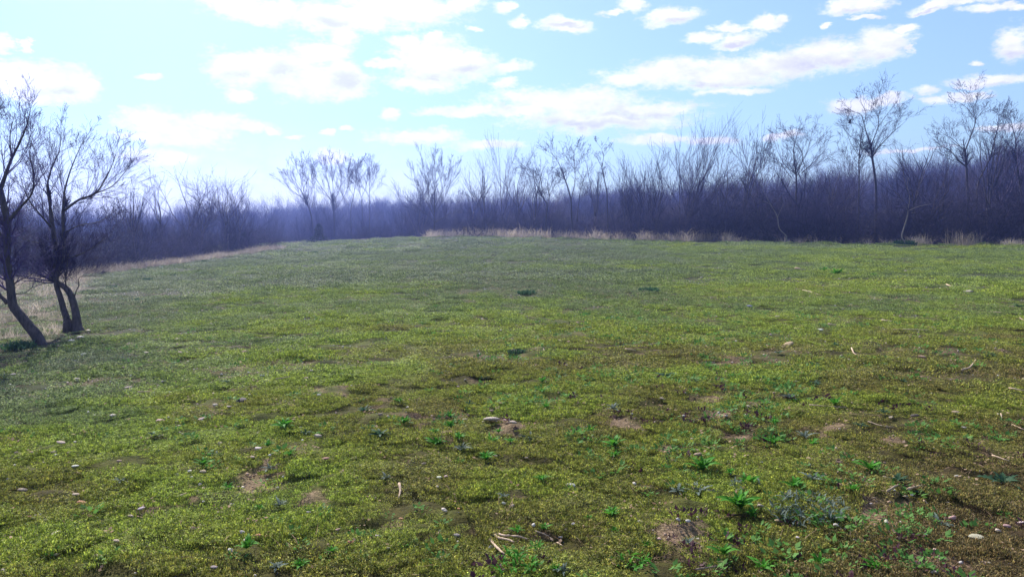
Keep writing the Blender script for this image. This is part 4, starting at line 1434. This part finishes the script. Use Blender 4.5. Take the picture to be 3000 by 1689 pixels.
# ------------------------------------------------------------------ stones, sticks and weeds one by one
LAND = []     # landmarks: (phrase, x, y)
PALE, WHITE, TAN, ORANGE, GREY, BLUE, PINK, DARK, REDDISH = ((.50, .41, .33), (.66, .63, .58), (.40, .30, .20), (.46, .22, .10), (.30, .28, .27), (.25, .31, .37), (.54, .38, .32), (.07, .06, .06), (.40, .17, .13))
CNAME = {PALE: 'pale beige', WHITE: 'whitish', TAN: 'tan', ORANGE: 'orange-brown', GREY: 'grey', BLUE: 'blue-grey', PINK: 'pinkish', DARK: 'dark', REDDISH: 'reddish'}
STONE_SPOTS = [
    (c5, [(375, 640, 45, PALE), (330, 697, 40, PALE), (560, 645, 22, WHITE), (425, 700, 30, TAN), (985, 505, 50, PINK), (693, 470, 40, PALE), (785, 298, 35, PALE), (1612, 228, 40, BLUE),
          (1590, 680, 55, WHITE), (1358, 640, 40, PALE), (1155, 370, 28, TAN), (1330, 403, 35, PALE), (1490, 385, 60, DARK), (1495, 472, 30, TAN), (1240, 495, 40, PINK), (720, 1047, 55, TAN),
          (870, 1050, 45, WHITE), (800, 1100, 40, PALE), (505, 1018, 55, ORANGE), (345, 1215, 65, PALE), (135, 940, 50, TAN), (465, 965, 40, PALE), (460, 785, 40, WHITE), (263, 765, 28, WHITE),
          (1125, 1327, 35, PALE), (715, 1250, 38, PALE), (1645, 1222, 40, ORANGE), (1595, 1210, 35, ORANGE), (1515, 1245, 38, PINK), (1335, 1262, 28, ORANGE), (1405, 1258, 20, TAN), (1900, 1070, 30, WHITE),
          (2010, 738, 40, REDDISH), (1795, 750, 30, ORANGE), (1250, 822, 40, TAN), (1960, 600, 45, PALE), (1490, 1190, 30, WHITE), (1240, 1157, 45, PALE), (345, 1333, 30, PALE), (15, 1440, 50, PALE),
          (600, 1340, 40, PALE), (1190, 1175, 40, PINK), (1745, 845, 22, WHITE), (1920, 190, 25, PALE), (2080, 1180, 35, TAN), (1320, 1415, 45, GREY), (1885, 237, 35, TAN), (475, 247, 40, PALE),
          (515, 95, 25, WHITE), (900, 80, 30, PALE), (1110, 78, 25, PINK), (1510, 75, 40, TAN), (1965, 340, 22, WHITE), (435, 5, 30, WHITE), (345, 715, 26, WHITE), (80, 215, 30, WHITE), (1040, 690, 26, TAN),
          (1410, 415, 30, PALE), (1440, 455, 32, TAN), (610, 870, 30, PALE), (730, 750, 26, TAN), (1555, 728, 30, PALE), (1440, 738, 26, PALE)]),
    (c6, [(1060, 512, 52, PALE), (1008, 495, 25, PINK), (760, 495, 35, PALE), (240, 465, 40, TAN), (650, 268, 22, TAN), (1390, 227, 35, PALE), (1515, 360, 30, PALE), (605, 857, 35, WHITE),
          (645, 845, 25, PALE), (1970, 362, 30, PALE), (370, 1107, 32, ORANGE), (220, 1220, 40, WHITE), (715, 1213, 35, GREY), (600, 1205, 40, TAN), (1355, 1222, 28, WHITE), (290, 1292, 30, PALE),
          (1380, 1175, 20, PINK), (1960, 1235, 30, PINK), (2020, 1220, 20, PALE), (45, 877, 30, WHITE), (80, 735, 40, TAN), (60, 1255, 40, ORANGE), (680, 727, 22, ORANGE), (865, 630, 40, PALE),
          (2070, 543, 30, PALE), (1065, 70, 50, GREY), (1345, 5, 35, PALE), (1400, 10, 25, PINK), (780, 1025, 25, TAN), (205, 980, 22, TAN), (725, 1045, 18, ORANGE), (1175, 790, 25, PALE), (1370, 830, 28, PALE),
          (720, 288, 22, PALE), (1000, 1010, 24, WHITE), (930, 440, 30, TAN), (440, 905, 20, PALE), (1145, 730, 24, PALE), (1430, 1140, 26, WHITE)]),
    (c7, [(655, 42, 80, TAN), (1080, 128, 20, PINK), (1480, 110, 40, TAN), (480, 1030, 38, PALE), (588, 1125, 42, TAN), (985, 998, 35, BLUE), (945, 1147, 35, WHITE), (262, 1143, 35, PALE),
          (362, 1235, 32, PALE), (840, 1268, 38, PALE), (1380, 970, 30, TAN), (1440, 475, 45, DARK), (1690, 455, 40, TAN), (1285, 480, 28, PALE), (1735, 545, 30, PALE), (1670, 1105, 40, PINK),
          (1855, 1390, 50, TAN), (1885, 1385, 28, PALE), (1635, 1010, 28, PALE), (1255, 1130, 40, WHITE), (1160, 1012, 18, WHITE), (2000, 1155, 40, PINK), (2090, 1137, 35, WHITE), (1555, 1445, 40, PALE),
          (100, 712, 45, TAN), (785, 738, 32, PINK), (960, 760, 30, TAN), (490, 760, 28, BLUE), (700, 260, 40, WHITE), (405, 412, 40, PALE), (890, 408, 28, PALE), (940, 325, 30, PALE),
          (1115, 1165, 28, PALE), (1830, 1120, 28, PALE), (1290, 1362, 25, PALE), (1690, 845, 25, PALE), (1180, 982, 28, TAN), (95, 1235, 26, WHITE), (710, 1225, 24, WHITE), (1060, 1240, 24, PALE), (1600, 1360, 36, PALE)]),
    (c8, [(868, 233, 45, TAN), (502, 517, 45, BLUE), (1040, 697, 40, WHITE), (1685, 247, 20, WHITE), (375, 437, 25, WHITE), (720, 595, 35, PALE), (2425, 388, 12, WHITE), (280, 120, 20, WHITE)]),
    (c1, [(400, 1335, 36, WHITE), (357, 1352, 30, WHITE), (600, 1180, 20, WHITE), (445, 1302, 30, WHITE), (905, 1345, 28, PALE), (1240, 1410, 26, PINK), (420, 1420, 24, WHITE), (735, 1415, 24, PALE)]),
]
SCALE = {c5: .408, c6: .408, c7: .408, c8: .3332, c1: .4973}
ROUND = [stone_mesh('stone', 200 + k, 2, M_STONE, .52, .38) for k in range(7)]
ANGLE = [stone_mesh('stone', 230 + k, 2, M_STONE, .62, .2, .8) for k in range(4)]


def put_stone(f, x, y, wpx, colr, flat=1.0, seed=0, name='stone', angular=False, aspect=1.0):
    px, py = f(x, y)
    p = hit(px, py)
    D = math.sqrt(p[0] ** 2 + p[1] ** 2 + (p[2] - EYE) ** 2)
    w_ = wpx * SCALE[f] * D / F_PX * .5
    r = random.Random(seed)
    me = (ANGLE if angular else ROUND)[r.randrange(4 if angular else 7)]
    o = add(name, me, loc=(p[0], p[1] + w_ * .2, p[2] + w_ * .30 + .013), rot=(r.gauss(0, .12), r.gauss(0, .12), r.choice((0, math.pi)) + r.gauss(0, .35)),
            scale=(w_, w_ * aspect, w_ * flat), color=tuple(c * r.uniform(.9, 1.1) for c in colr))
    o['_w'] = w_ * 2
    return o


def land(o, phrase):
    LAND.append((phrase, o.location[0], o.location[1]))
    return o


big = land(tag(put_stone(c6, 925, 508, 112, PALE, .5, 1, aspect=.8), 'largest pale beige cobble, long and flat, among a group of stones', 'stone'), 'the largest pale cobble')
angw = land(tag(put_stone(c6, 1420, 914, 68, WHITE, .9, 2, angular=True), 'angular whitish stone with a pointed top in the moss', 'stone'), 'the angular whitish stone')
oval = land(tag(put_stone(c7, 1820, 1240, 82, PALE, .6, 3), 'big oval pale stone half sunk in olive moss', 'stone'), 'the big oval half-sunk stone')
farp = land(tag(put_stone(c8, 2155, 415, 66, PALE, .6, 4), 'flat pale cobble lying far out on open green moss', 'stone'), 'the flat far-out cobble')
STONES = []
for f, lst in STONE_SPOTS:
    for k, (x, y, wp, c) in enumerate(lst):
        ang = (k % 5 == 3)
        o = put_stone(f, x, y, wp, c, random.Random(k * 3 + 1).uniform(.6, .95), 900 + k * 7 + int(x), angular=ang)
        STONES.append((o, ('larger ' if o['_w'] > .085 else 'tiny ' if o['_w'] < .048 else '') + CNAME[c]))


# sticks
def stick(f, pts, wpx, name, mat, lift=0.6, taper=.6):
    sc = SCALE[f]
    P3, rad = [], []
    s = smooth_line([f(*p) for p in pts], 3)
    for i, (u, v) in enumerate(s):
        p = hit(u, v)
        D = math.sqrt(p[0] ** 2 + p[1] ** 2 + EYE ** 2)
        r = wpx * sc * D / F_PX * .5 * (1 - (1 - taper) * i / (len(s) - 1)) * (1 + .12 * math.sin(i * 2.1))
        P3.append((p[0], p[1], p[2] + r * lift + .028))
        rad.append(r)
    b = P3[len(P3) // 2]
    return P3, rad, b


def one_stick(f, pts, wpx, label, name='stick', mat=None, extra=None):
    P3, rad, b = stick(f, pts, wpx, name, mat)
    root = None
    me = tubes(name, [(P3, rad)], 7, mat or M_STICK, b)
    if extra:
        root = empty(name, b, label, 'stick')
        add('main_stem', me, root)
        for e, ew in extra:
            q, r2, _ = stick(f, e, ew, name, mat)
            add('side_branch', tubes('side_branch', [(q, r2)], 7, mat or M_STICK, b), root)
        return root
    return tag(add(name, me, loc=b), label, 'stick')


land(one_stick(c6, [(885, 1180), (905, 1212), (960, 1218), (1010, 1230), (1080, 1232), (1145, 1250)], 17, 'forked bleached stick lying on the moss, its two arms pointing one way', 'forked_stick',
               extra=[([(945, 1228), (975, 1245), (1030, 1255), (1065, 1270)], 17), ([(1010, 1232), (1035, 1220)], 9)]), 'the forked bleached stick')
land(one_stick(c6, [(918, 1252), (950, 1295), (1005, 1345)], 19, 'short thick bleached stick just in front of the forked one'), 'the short thick stick')
land(one_stick(c6, [(358, 905), (364, 950), (352, 995)], 16, 'upright-pointing splintered bleached stick alone in the moss'), 'the splintered stick')
land(one_stick(c7, [(1260, 955), (1295, 930), (1330, 910)], 15, 'thick grey stick beside a patch of bare soil', mat=M_GREYSTICK), 'the thick grey stick')
land(one_stick(c7, [(1385, 940), (1440, 922), (1490, 912)], 14, 'thick tan stick lying beyond the yellow-tan stone'), 'the thick tan stick')
land(one_stick(c7, [(1040, 55), (1065, 95), (1145, 103)], 8, 'thin pale stick bent into an elbow'), 'the elbow-bent stick')
land(one_stick(c7, [(1720, 192), (1770, 175), (1805, 130)], 10, 'pale curved stick sweeping up in dull olive moss'), 'the curved stick')
one_stick(c6, [(1195, 1200), (1240, 1213), (1280, 1230)], 9, 'straight thin bleached stick past the tips of the forked one')
one_stick(c6, [(300, 1200), (385, 1182)], 10, 'straight dull stick low in the moss near an orange-brown stone', mat=M_GREYSTICK)
one_stick(c6, [(1330, 1270), (1365, 1290)], 9, 'tiny bleached stick stub near the straight thin one')
one_stick(c6, [(1245, 55), (1255, 78)], 6, 'tiny twig pointing toward the camera by grey stone')
one_stick(c6, [(1750, 60), (1815, 68)], 7, 'thin level twig in bright yellow-green moss')
one_stick(c6, [(1880, 40), (2000, 8)], 6, 'long thin twig rising across bright moss', mat=M_GREYSTICK)
land(one_stick(c5, [(1700, 250), (1790, 233)], 9, 'thin grey stick beside the blue-grey stone', mat=M_GREYSTICK), 'the thin grey stick')
land(one_stick(c5, [(1090, 985), (1150, 960)], 9, 'short tan stick slanting in olive moss'), 'the short slanting tan stick')
land(one_stick(c5, [(850, 330), (925, 325)], 8, 'level pale twig on the grey-green slope'), 'the level pale slope twig')
one_stick(c5, [(1395, 55), (1480, 38)], 7, 'faint pale twig high on the sloping moss')
land(one_stick(c7, [(780, 410), (900, 420), (1010, 425)], 7, 'long thin twig lying across bare reddish soil', mat=M_GREYSTICK), 'the long soil-crossing twig')
land(one_stick(c7, [(1140, 515), (1220, 540), (1300, 550)], 8, 'long dark twig sinking into olive moss', mat=M_GREYSTICK), 'the long dark twig')
one_stick(c7, [(1485, 1008), (1510, 1030)], 11, 'stubby tan stick end near the thick tan stick')
one_stick(c7, [(1960, 465), (1968, 500)], 6, 'tiny upright twig in dull olive moss')
one_stick(c7, [(2010, 305), (2104, 320)], 7, 'thin twig at the picture edge, middle of three')
one_stick(c7, [(2030, 535), (2104, 565)], 7, 'thin twig at the picture edge, lowest of three')
one_stick(c7, [(2040, 190), (2104, 188)], 7, 'thin twig at the picture edge, highest of three')
one_stick(c7, [(1905, 725), (2010, 760)], 8, 'slanting pale twig over dull olive moss')
one_stick(c7, [(80, 1440), (200, 1420), (275, 1400)], 12, 'curved grey stick at the bottom beside bare soil', mat=M_GREYSTICK)
one_stick(c8, [(905, 398), (970, 410), (1040, 435)], 8, 'pale twig on green sward before the bare brown patch')
one_stick(c8, [(1990, 352), (2045, 375)], 8, 'short pale twig close to the flat far-out cobble')
land(one_stick(c8, [(1095, 655), (1160, 664), (1220, 682)], 9, 'whitest twig on the mid-field moss beside a white stone'), 'the whitest mid-field twig')
one_stick(c8, [(835, 688), (940, 700)], 8, 'thin level twig beside the mid-field white stone')
one_stick(c8, [(1500, 627), (1560, 632), (1610, 642)], 9, 'pale twig beyond a small dark hollow')
one_stick(c8, [(1575, 700), (1700, 695), (1850, 700)], 7, 'long wavy twig at the lip of a small dark hollow')
one_stick(c8, [(1965, 685), (2005, 668)], 9, 'short dull twig past the small dark hollow', mat=M_GREYSTICK)
one_stick(c8, [(2310, 562), (2490, 570)], 6, 'very long thin pale twig far out on the moss')
one_stick(c8, [(2540, 608), (2576, 628)], 8, 'short pale twig cut off by the picture edge')
wh = one_stick(c1, [(672, 1138), (690, 1133), (708, 1140), (716, 1150)], 4, 'whitish arched stalk lying on a dark weed mound', name='arched_stalk',
               extra=[([(708, 1130), (722, 1142), (712, 1158)], 4)])


# leaf meshes for weeds
def leaf_mesh(name, wid, mat, lobes=0, arch=.35, fold=.25):
    ns = 5 if not lobes else 10
    V, Fq = [], []
    for i in range(ns + 1):
        t = i / ns
        hw = wid / 2 * (math.sin(math.pi * min(1, t * .85 + .12)) ** .8) * (1 - .25 * t)
        if lobes:
            hw *= 1.25 if i % 2 else .45
        if i == ns:
            hw = .004
        z = arch * (math.sin(t * 2.0) * .55 - t * t * .35)
        V += [(t, -hw, z + hw * fold), (t, 0, z), (t, hw, z + hw * fold)]
    for i in range(ns):
        a = i * 3
        Fq += [(a, a + 3, a + 4, a + 1), (a + 1, a + 4, a + 5, a + 2)]
    return mesh_from(name, V, np.array(Fq), mat, smooth=not lobes)


LEAVES = {
    'g': [leaf_mesh('leaf', .26, M_LEAF['g'], 0, .5), leaf_mesh('leaf', .32, M_LEAF['g'], 0, .35), leaf_mesh('leaf', .20, M_LEAF['g'], 0, .7)],
    'd': [leaf_mesh('leaf', .30, M_LEAF['d'], 0, .3), leaf_mesh('leaf', .34, M_LEAF['d'], 1, .25)],
    's': [leaf_mesh('leaf', .26, M_LEAF['s'], 1, .25), leaf_mesh('leaf', .20, M_LEAF['s'], 1, .4)],
}
KNAME = {'g': ('leafy_weed', 'fresh green rosette'), 'd': ('dark_weed', 'dark bluish-green rosette'), 's': ('thistle_rosette', 'silvery jagged-leaved rosette')}
WEED_SPOTS = [
    (c5, [(1755, 540, 140, 'g'), (2070, 520, 60, 'd'), (1885, 580, 80, 'd'), (1650, 655, 80, 'g'), (1250, 775, 120, 'g'), (1340, 720, 100, 'd'), (1660, 800, 110, 's'), (1405, 930, 90, 'g'), (1600, 1055, 80, 'g'),
          (1725, 1025, 120, 's'), (960, 595, 80, 'd'), (1790, 715, 80, 'g'), (740, 875, 80, 's'), (1520, 1290, 140, 'g'), (1780, 1260, 90, 'g'), (1700, 1410, 110, 's'), (2040, 1320, 90, 'g'), (795, 325, 70, 'd'), (1400, 260, 60, 'd'), (1850, 1410, 120, 'g')]),
    (c6, [(140, 440, 120, 'd'), (385, 515, 100, 'g'), (670, 480, 100, 'g'), (580, 575, 80, 'g'), (670, 540, 110, 'g'), (725, 610, 100, 'g'), (970, 572, 70, 'g'), (590, 650, 140, 'g'), (740, 680, 140, 's'), (920, 640, 130, 'g'),
          (1170, 620, 150, 's'), (1045, 630, 80, 'g'), (890, 740, 120, 'g'), (1240, 325, 90, 'g'), (1240, 258, 80, 'g'), (1260, 418, 80, 'g'), (790, 400, 80, 'd'), (1535, 568, 90, 'g'), (1680, 728, 100, 'g'), (1675, 425, 120, 's'),
          (240, 585, 120, 'd'), (1235, 870, 100, 'g'), (2000, 225, 100, 'd'), (1110, 70, 80, 'd'), (725, 765, 80, 'g'), (280, 855, 100, 's'), (430, 1290, 100, 's'), (1000, 970, 70, 's'), (1670, 1090, 130, 'g'),
          (1525, 1110, 70, 'g'), (2075, 940, 120, 's'), (1085, 1190, 90, 'g'), (1250, 1175, 90, 'g'), (1210, 1300, 120, 'g'), (1370, 1430, 120, 's'), (1395, 940, 80, 'g'), (1680, 1195, 80, 'g'), (1320, 1425, 90, 'g'), (160, 550, 90, 'd'),
          (1060, 200, 70, 'd'), (870, 240, 70, 'd'), (1850, 118, 70, 'd'), (350, 380, 70, 'g'), (1890, 1280, 90, 'g'), (1040, 1340, 70, 'g')]),
    (c7, [(120, 805, 190, 'g'), (400, 900, 170, 'g'), (90, 945, 180, 's'), (430, 1090, 120, 'g'), (690, 915, 150, 'g'), (800, 865, 120, 's'), (1045, 935, 110, 'g'), (1160, 805, 140, 'g'), (1480, 960, 100, 'd'),
          (1980, 885, 180, 'd'), (1590, 1150, 150, 's'), (1330, 870, 120, 'd'), (250, 1330, 150, 'g'), (840, 1400, 140, 'g'), (1190, 1425, 140, 'g'), (500, 1430, 180, 'g'), (640, 1430, 120, 'g'), (590, 80, 70, 'd'), (800, 155, 90, 'd'),
          (665, 360, 100, 's'), (750, 600, 110, 's'), (560, 640, 110, 'g'), (570, 520, 90, 'g'), (1880, 100, 80, 'd'), (800, 650, 90, 'g'), (940, 400, 100, 'g'), (1090, 530, 80, 'd'), (320, 900, 110, 's'), (40, 1260, 90, 's'), (290, 825, 70, 'g'),
          (930, 30, 60, 'd'), (830, 200, 80, 'd'), (1240, 450, 80, 'd'), (260, 1200, 80, 'g'), (800, 270, 90, 'd')]),
    (c8, [(2540, 520, 80, 'd'), (1160, 270, 120, 'g'), (1150, 820, 70, 'd'), (1440, 285, 60, 'g'), (800, 1210, 90, 's'), (1070, 245, 80, 'g'), (1660, 1085, 70, 'd'), (1000, 1110, 80, 'd'), (2310, 900, 90, 'd'), (500, 40, 60, 'd'), (330, 35, 60, 'd'), (1670, 38, 110, 'd'), (2270, 48, 110, 'd')]),
]


def put_weed(f, x, y, wpx, kind, seed, nl=None, name=None, upright=None, flatness=1.0):
    px, py = f(x, y)
    p = hit(px, py)
    D = math.sqrt(p[0] ** 2 + p[1] ** 2 + EYE ** 2)
    R = wpx * SCALE[f] * D / F_PX * .5
    r = random.Random(seed)
    root = add(name or KNAME[kind][0], None, loc=(p[0], p[1], p[2] + .014))
    nl = nl or {'g': 24, 'd': 16, 's': 18}[kind]
    for i in range(nl):
        a = i * 2.39996 + r.gauss(0, .25)
        inner = i / nl
        ln = R * r.uniform(.55, 1.35) * (1.2 - .5 * inner)
        tilt = (.18 + .75 * inner) if kind == 'g' else (.10 + .45 * inner)
        add('leaf', LEAVES[kind][i % len(LEAVES[kind])], root, loc=(0, 0, .004 * inner), rot=(r.gauss(0, .25), -tilt * flatness + r.gauss(0, .1), a), scale=(ln, ln * r.uniform(.8, 1.2), ln))
    return root


WEEDS = []
bright = land(tag(put_weed(c7, 350, 1035, 225, 'g', 1, 30), 'biggest and brightest green leafy weed, with glossy upright leaves', 'weed'), 'the brightest leafy weed')
fan = land(tag(put_weed(c6, 1685, 655, 150, 'g', 2, 22), 'spiky green weed with narrow leaves fanning up beside bare soil', 'weed'), 'the spiky fanned weed')
for f, lst in WEED_SPOTS:
    for k, (x, y, wp, kd) in enumerate(lst):
        WEEDS.append((put_weed(f, x, y, wp, kd, 4000 + k * 13 + int(x)), KNAME[kd][1]))


def weed_patch(f, x, y, wpx, hpx, kind, cnt, label, name, lsize, seed):
    r = random.Random(seed)
    c = hit(*f(x, y))
    root = tag(add(name, None, loc=c), label, 'weed')
    for i in range(cnt):
        a, q = r.random() * 6.28, math.sqrt(r.random())
        p = hit(*f(x + math.cos(a) * q * wpx / 2, y + math.sin(a) * q * hpx / 2))
        ln = lsize * r.uniform(.6, 1.3)
        add('leaf', LEAVES[kind][i % len(LEAVES[kind])], root, loc=(p[0] - c[0], p[1] - c[1], p[2] - c[2] + .012 + r.random() * .03),
            rot=(r.gauss(0, .35), -r.uniform(.0, .8), r.random() * 6.28), scale=(ln, ln * 1.1, ln))
    return root


land(weed_patch(c7, 770, 1065, 470, 230, 's', 300, 'wide silvery thistle mat with jagged pale leaves in dark moss', 'thistle_patch', .050, 5), 'the silvery thistle mat')
land(weed_patch(c6, 1060, 1405, 260, 130, 'g', 70, 'broad pale-green leafy clump at the bottom in front of the sticks', 'leafy_clump', .042, 6), 'the broad leafy clump')
land(weed_patch(c6, 1810, 1385, 230, 120, 'g', 60, 'pale-green leafy clump at the bottom beside purple weeds', 'leafy_clump', .042, 7), 'the leafy clump by purple weeds')
land(weed_patch(c7, 390, 925, 210, 60, 's', 40, 'silvery fringe of jagged leaves under a green rosette', 'thistle_fringe', .05, 9), 'the silvery leaf fringe')


def mound(px, py, wpx, label, seed, dark=True, hf=.32):
    p = hit(px, py)
    D = math.hypot(p[0], p[1])
    W = wpx * D / F_PX
    r = np.random.default_rng(seed)
    me = blades('weed_mound', 260, W / 2, W * .06, W * hf, W * .03, M_LEAF['d'] if dark else M_DRY, r, .9, kite=True, power=.7)
    return tag(add('weed_mound', me, loc=(p[0], p[1], p[2]), scale=(1, 1.1, 1)), label, 'weed mound')


for k, (q, wp, lab) in enumerate([((1632, 736), 56, 'dark flat weed mound alone in the middle of the open field'), ((1325, 741), 48, 'faint dark weed mound in mid-field, flatter of the two'),
                                  (c1(750, 1038), 24, 'dark weed mound on the slope, lowest of a trio'), (c1(823, 1012), 22, 'brownish tussock in a trio of dark mounds on the slope'),
                                  (c1(885, 1015), 20, 'small dark mound ending the trio on the slope'), (c1(572, 1080), 30, 'wide dark mound on the slope near the rough grass'),
                                  (c1(700, 1146), 30, 'dark weed mound carrying whitish stalks on the slope'), (c1(1040, 946), 20, 'small dark mound below the thicket end'),
                                  (c1(1590, 899), 16, 'tiny dark mound near the field crest'), (c1(440, 1100), 26, 'dark mound half in shade by the twin-trunked tree'),
                                  (c1(90, 1385), 70, 'dark weedy heap standing in for shade at the foot of the leaning tree'), ((1300, 888), 50, 'dark leafy patch in bright yellow-green moss'),  # the heap by the leaning tree is a dark patch for its shadow
                                  ((2275, 617), 50, 'dark bushy mound at the foot of the crooked tree'), ((1940, 604), 40, 'dark low mound before the contorted shrub')]):
    mound(q[0], q[1], wp, lab, 60 + k)

# labels of the many stones and weeds: told apart by what they lie nearest to
ORD = ['first', 'second', 'third', 'fourth', 'fifth', 'sixth', 'seventh', 'eighth', 'ninth', 'tenth', 'eleventh', 'twelfth', 'thirteenth', 'fourteenth', 'fifteenth', 'sixteenth', 'seventeenth', 'eighteenth', 'nineteenth', 'twentieth']


def relabel(items, noun, cat):
    groups = {}
    for o, look in items:
        ph, x, y = min(LAND, key=lambda a: math.hypot((a[1] - o.location[0]) * 1.6, a[2] - o.location[1]))
        d = math.hypot(x - o.location[0], y - o.location[1])
        groups.setdefault((look, ph), []).append((d, o))
    for (look, ph), lst in groups.items():
        lst.sort(key=lambda a: a[0])
        for k, (d, o) in enumerate(lst):
            if len(lst) == 1:
                lab = '%s %s, only one so coloured around %s' % (look, noun, ph)
            else:
                lab = '%s %s, %s one counting out from %s' % (look, noun, ORD[min(k, 19)], ph)
            tag(o, lab, cat)


LAND += [('the leaning tree', -7.2, 12.2), ('the twin-trunked tree', -7.5, 13.6)]
relabel(STONES, 'stone', 'stone')
relabel(WEEDS, '', 'weed')
for o, _ in WEEDS:
    o['label'] = o['label'].replace(' ,', ',')
    o['group'] = 'weeds dotted over the near field'
for o, _ in STONES:
    o['group'] = 'stones dotted over the field'
    if '_w' in o:
        del o['_w']
for o in (big, angw, oval, farp):
    if '_w' in o:
        del o['_w']

# ------------------------------------------------------------------ the bird
bp = at_depth(2137, 309, 58.0)
bird = tag(add('bird', None, loc=bp), 'small black bird in flight with raised wings beside the slender tree', 'bird')
rings = [(-.16, .004, 0), (-.13, .022, .004), (-.09, .034, .006), (-.02, .045, 0), (.05, .040, -.004), (.10, .022, -.004), (.17, .018, -.006), (.21, .004, -.006)]
add('body', tubes('body', [([(x, 0, z) for x, r, z in rings], [r for x, r, z in rings])], 8, M_BLACK), bird)
for s in (-1, 1):
    V = [(-.06, s * .02, .02), (.06, s * .02, .02), (.05, s * .10, .12), (-.07, s * .10, .12), (.08, s * .16, .25), (-.02, s * .15, .26), (-.06, s * .02, .032), (.06, s * .02, .032), (.05, s * .095, .13), (-.07, s * .095, .13)]
    add('wing', mesh_from('wing', V, [np.array([(0, 1, 2, 3), (3, 2, 4, 5), (6, 9, 8, 7), (9, 5, 4, 8), (0, 6, 7, 1), (0, 3, 9, 6), (1, 7, 8, 2)]), np.array([(3, 5, 9), (2, 8, 4)])], M_BLACK), bird)
V = [(.17, -.012, -.004), (.17, .012, -.004), (.29, .04, -.008), (.29, -.04, -.008), (.17, -.012, -.012), (.17, .012, -.012), (.29, .04, -.013), (.29, -.04, -.013)]
add('tail', mesh_from('tail', V, np.array([(0, 1, 2, 3), (4, 7, 6, 5), (0, 3, 7, 4), (1, 5, 6, 2), (2, 6, 7, 3), (0, 4, 5, 1)]), M_BLACK), bird)
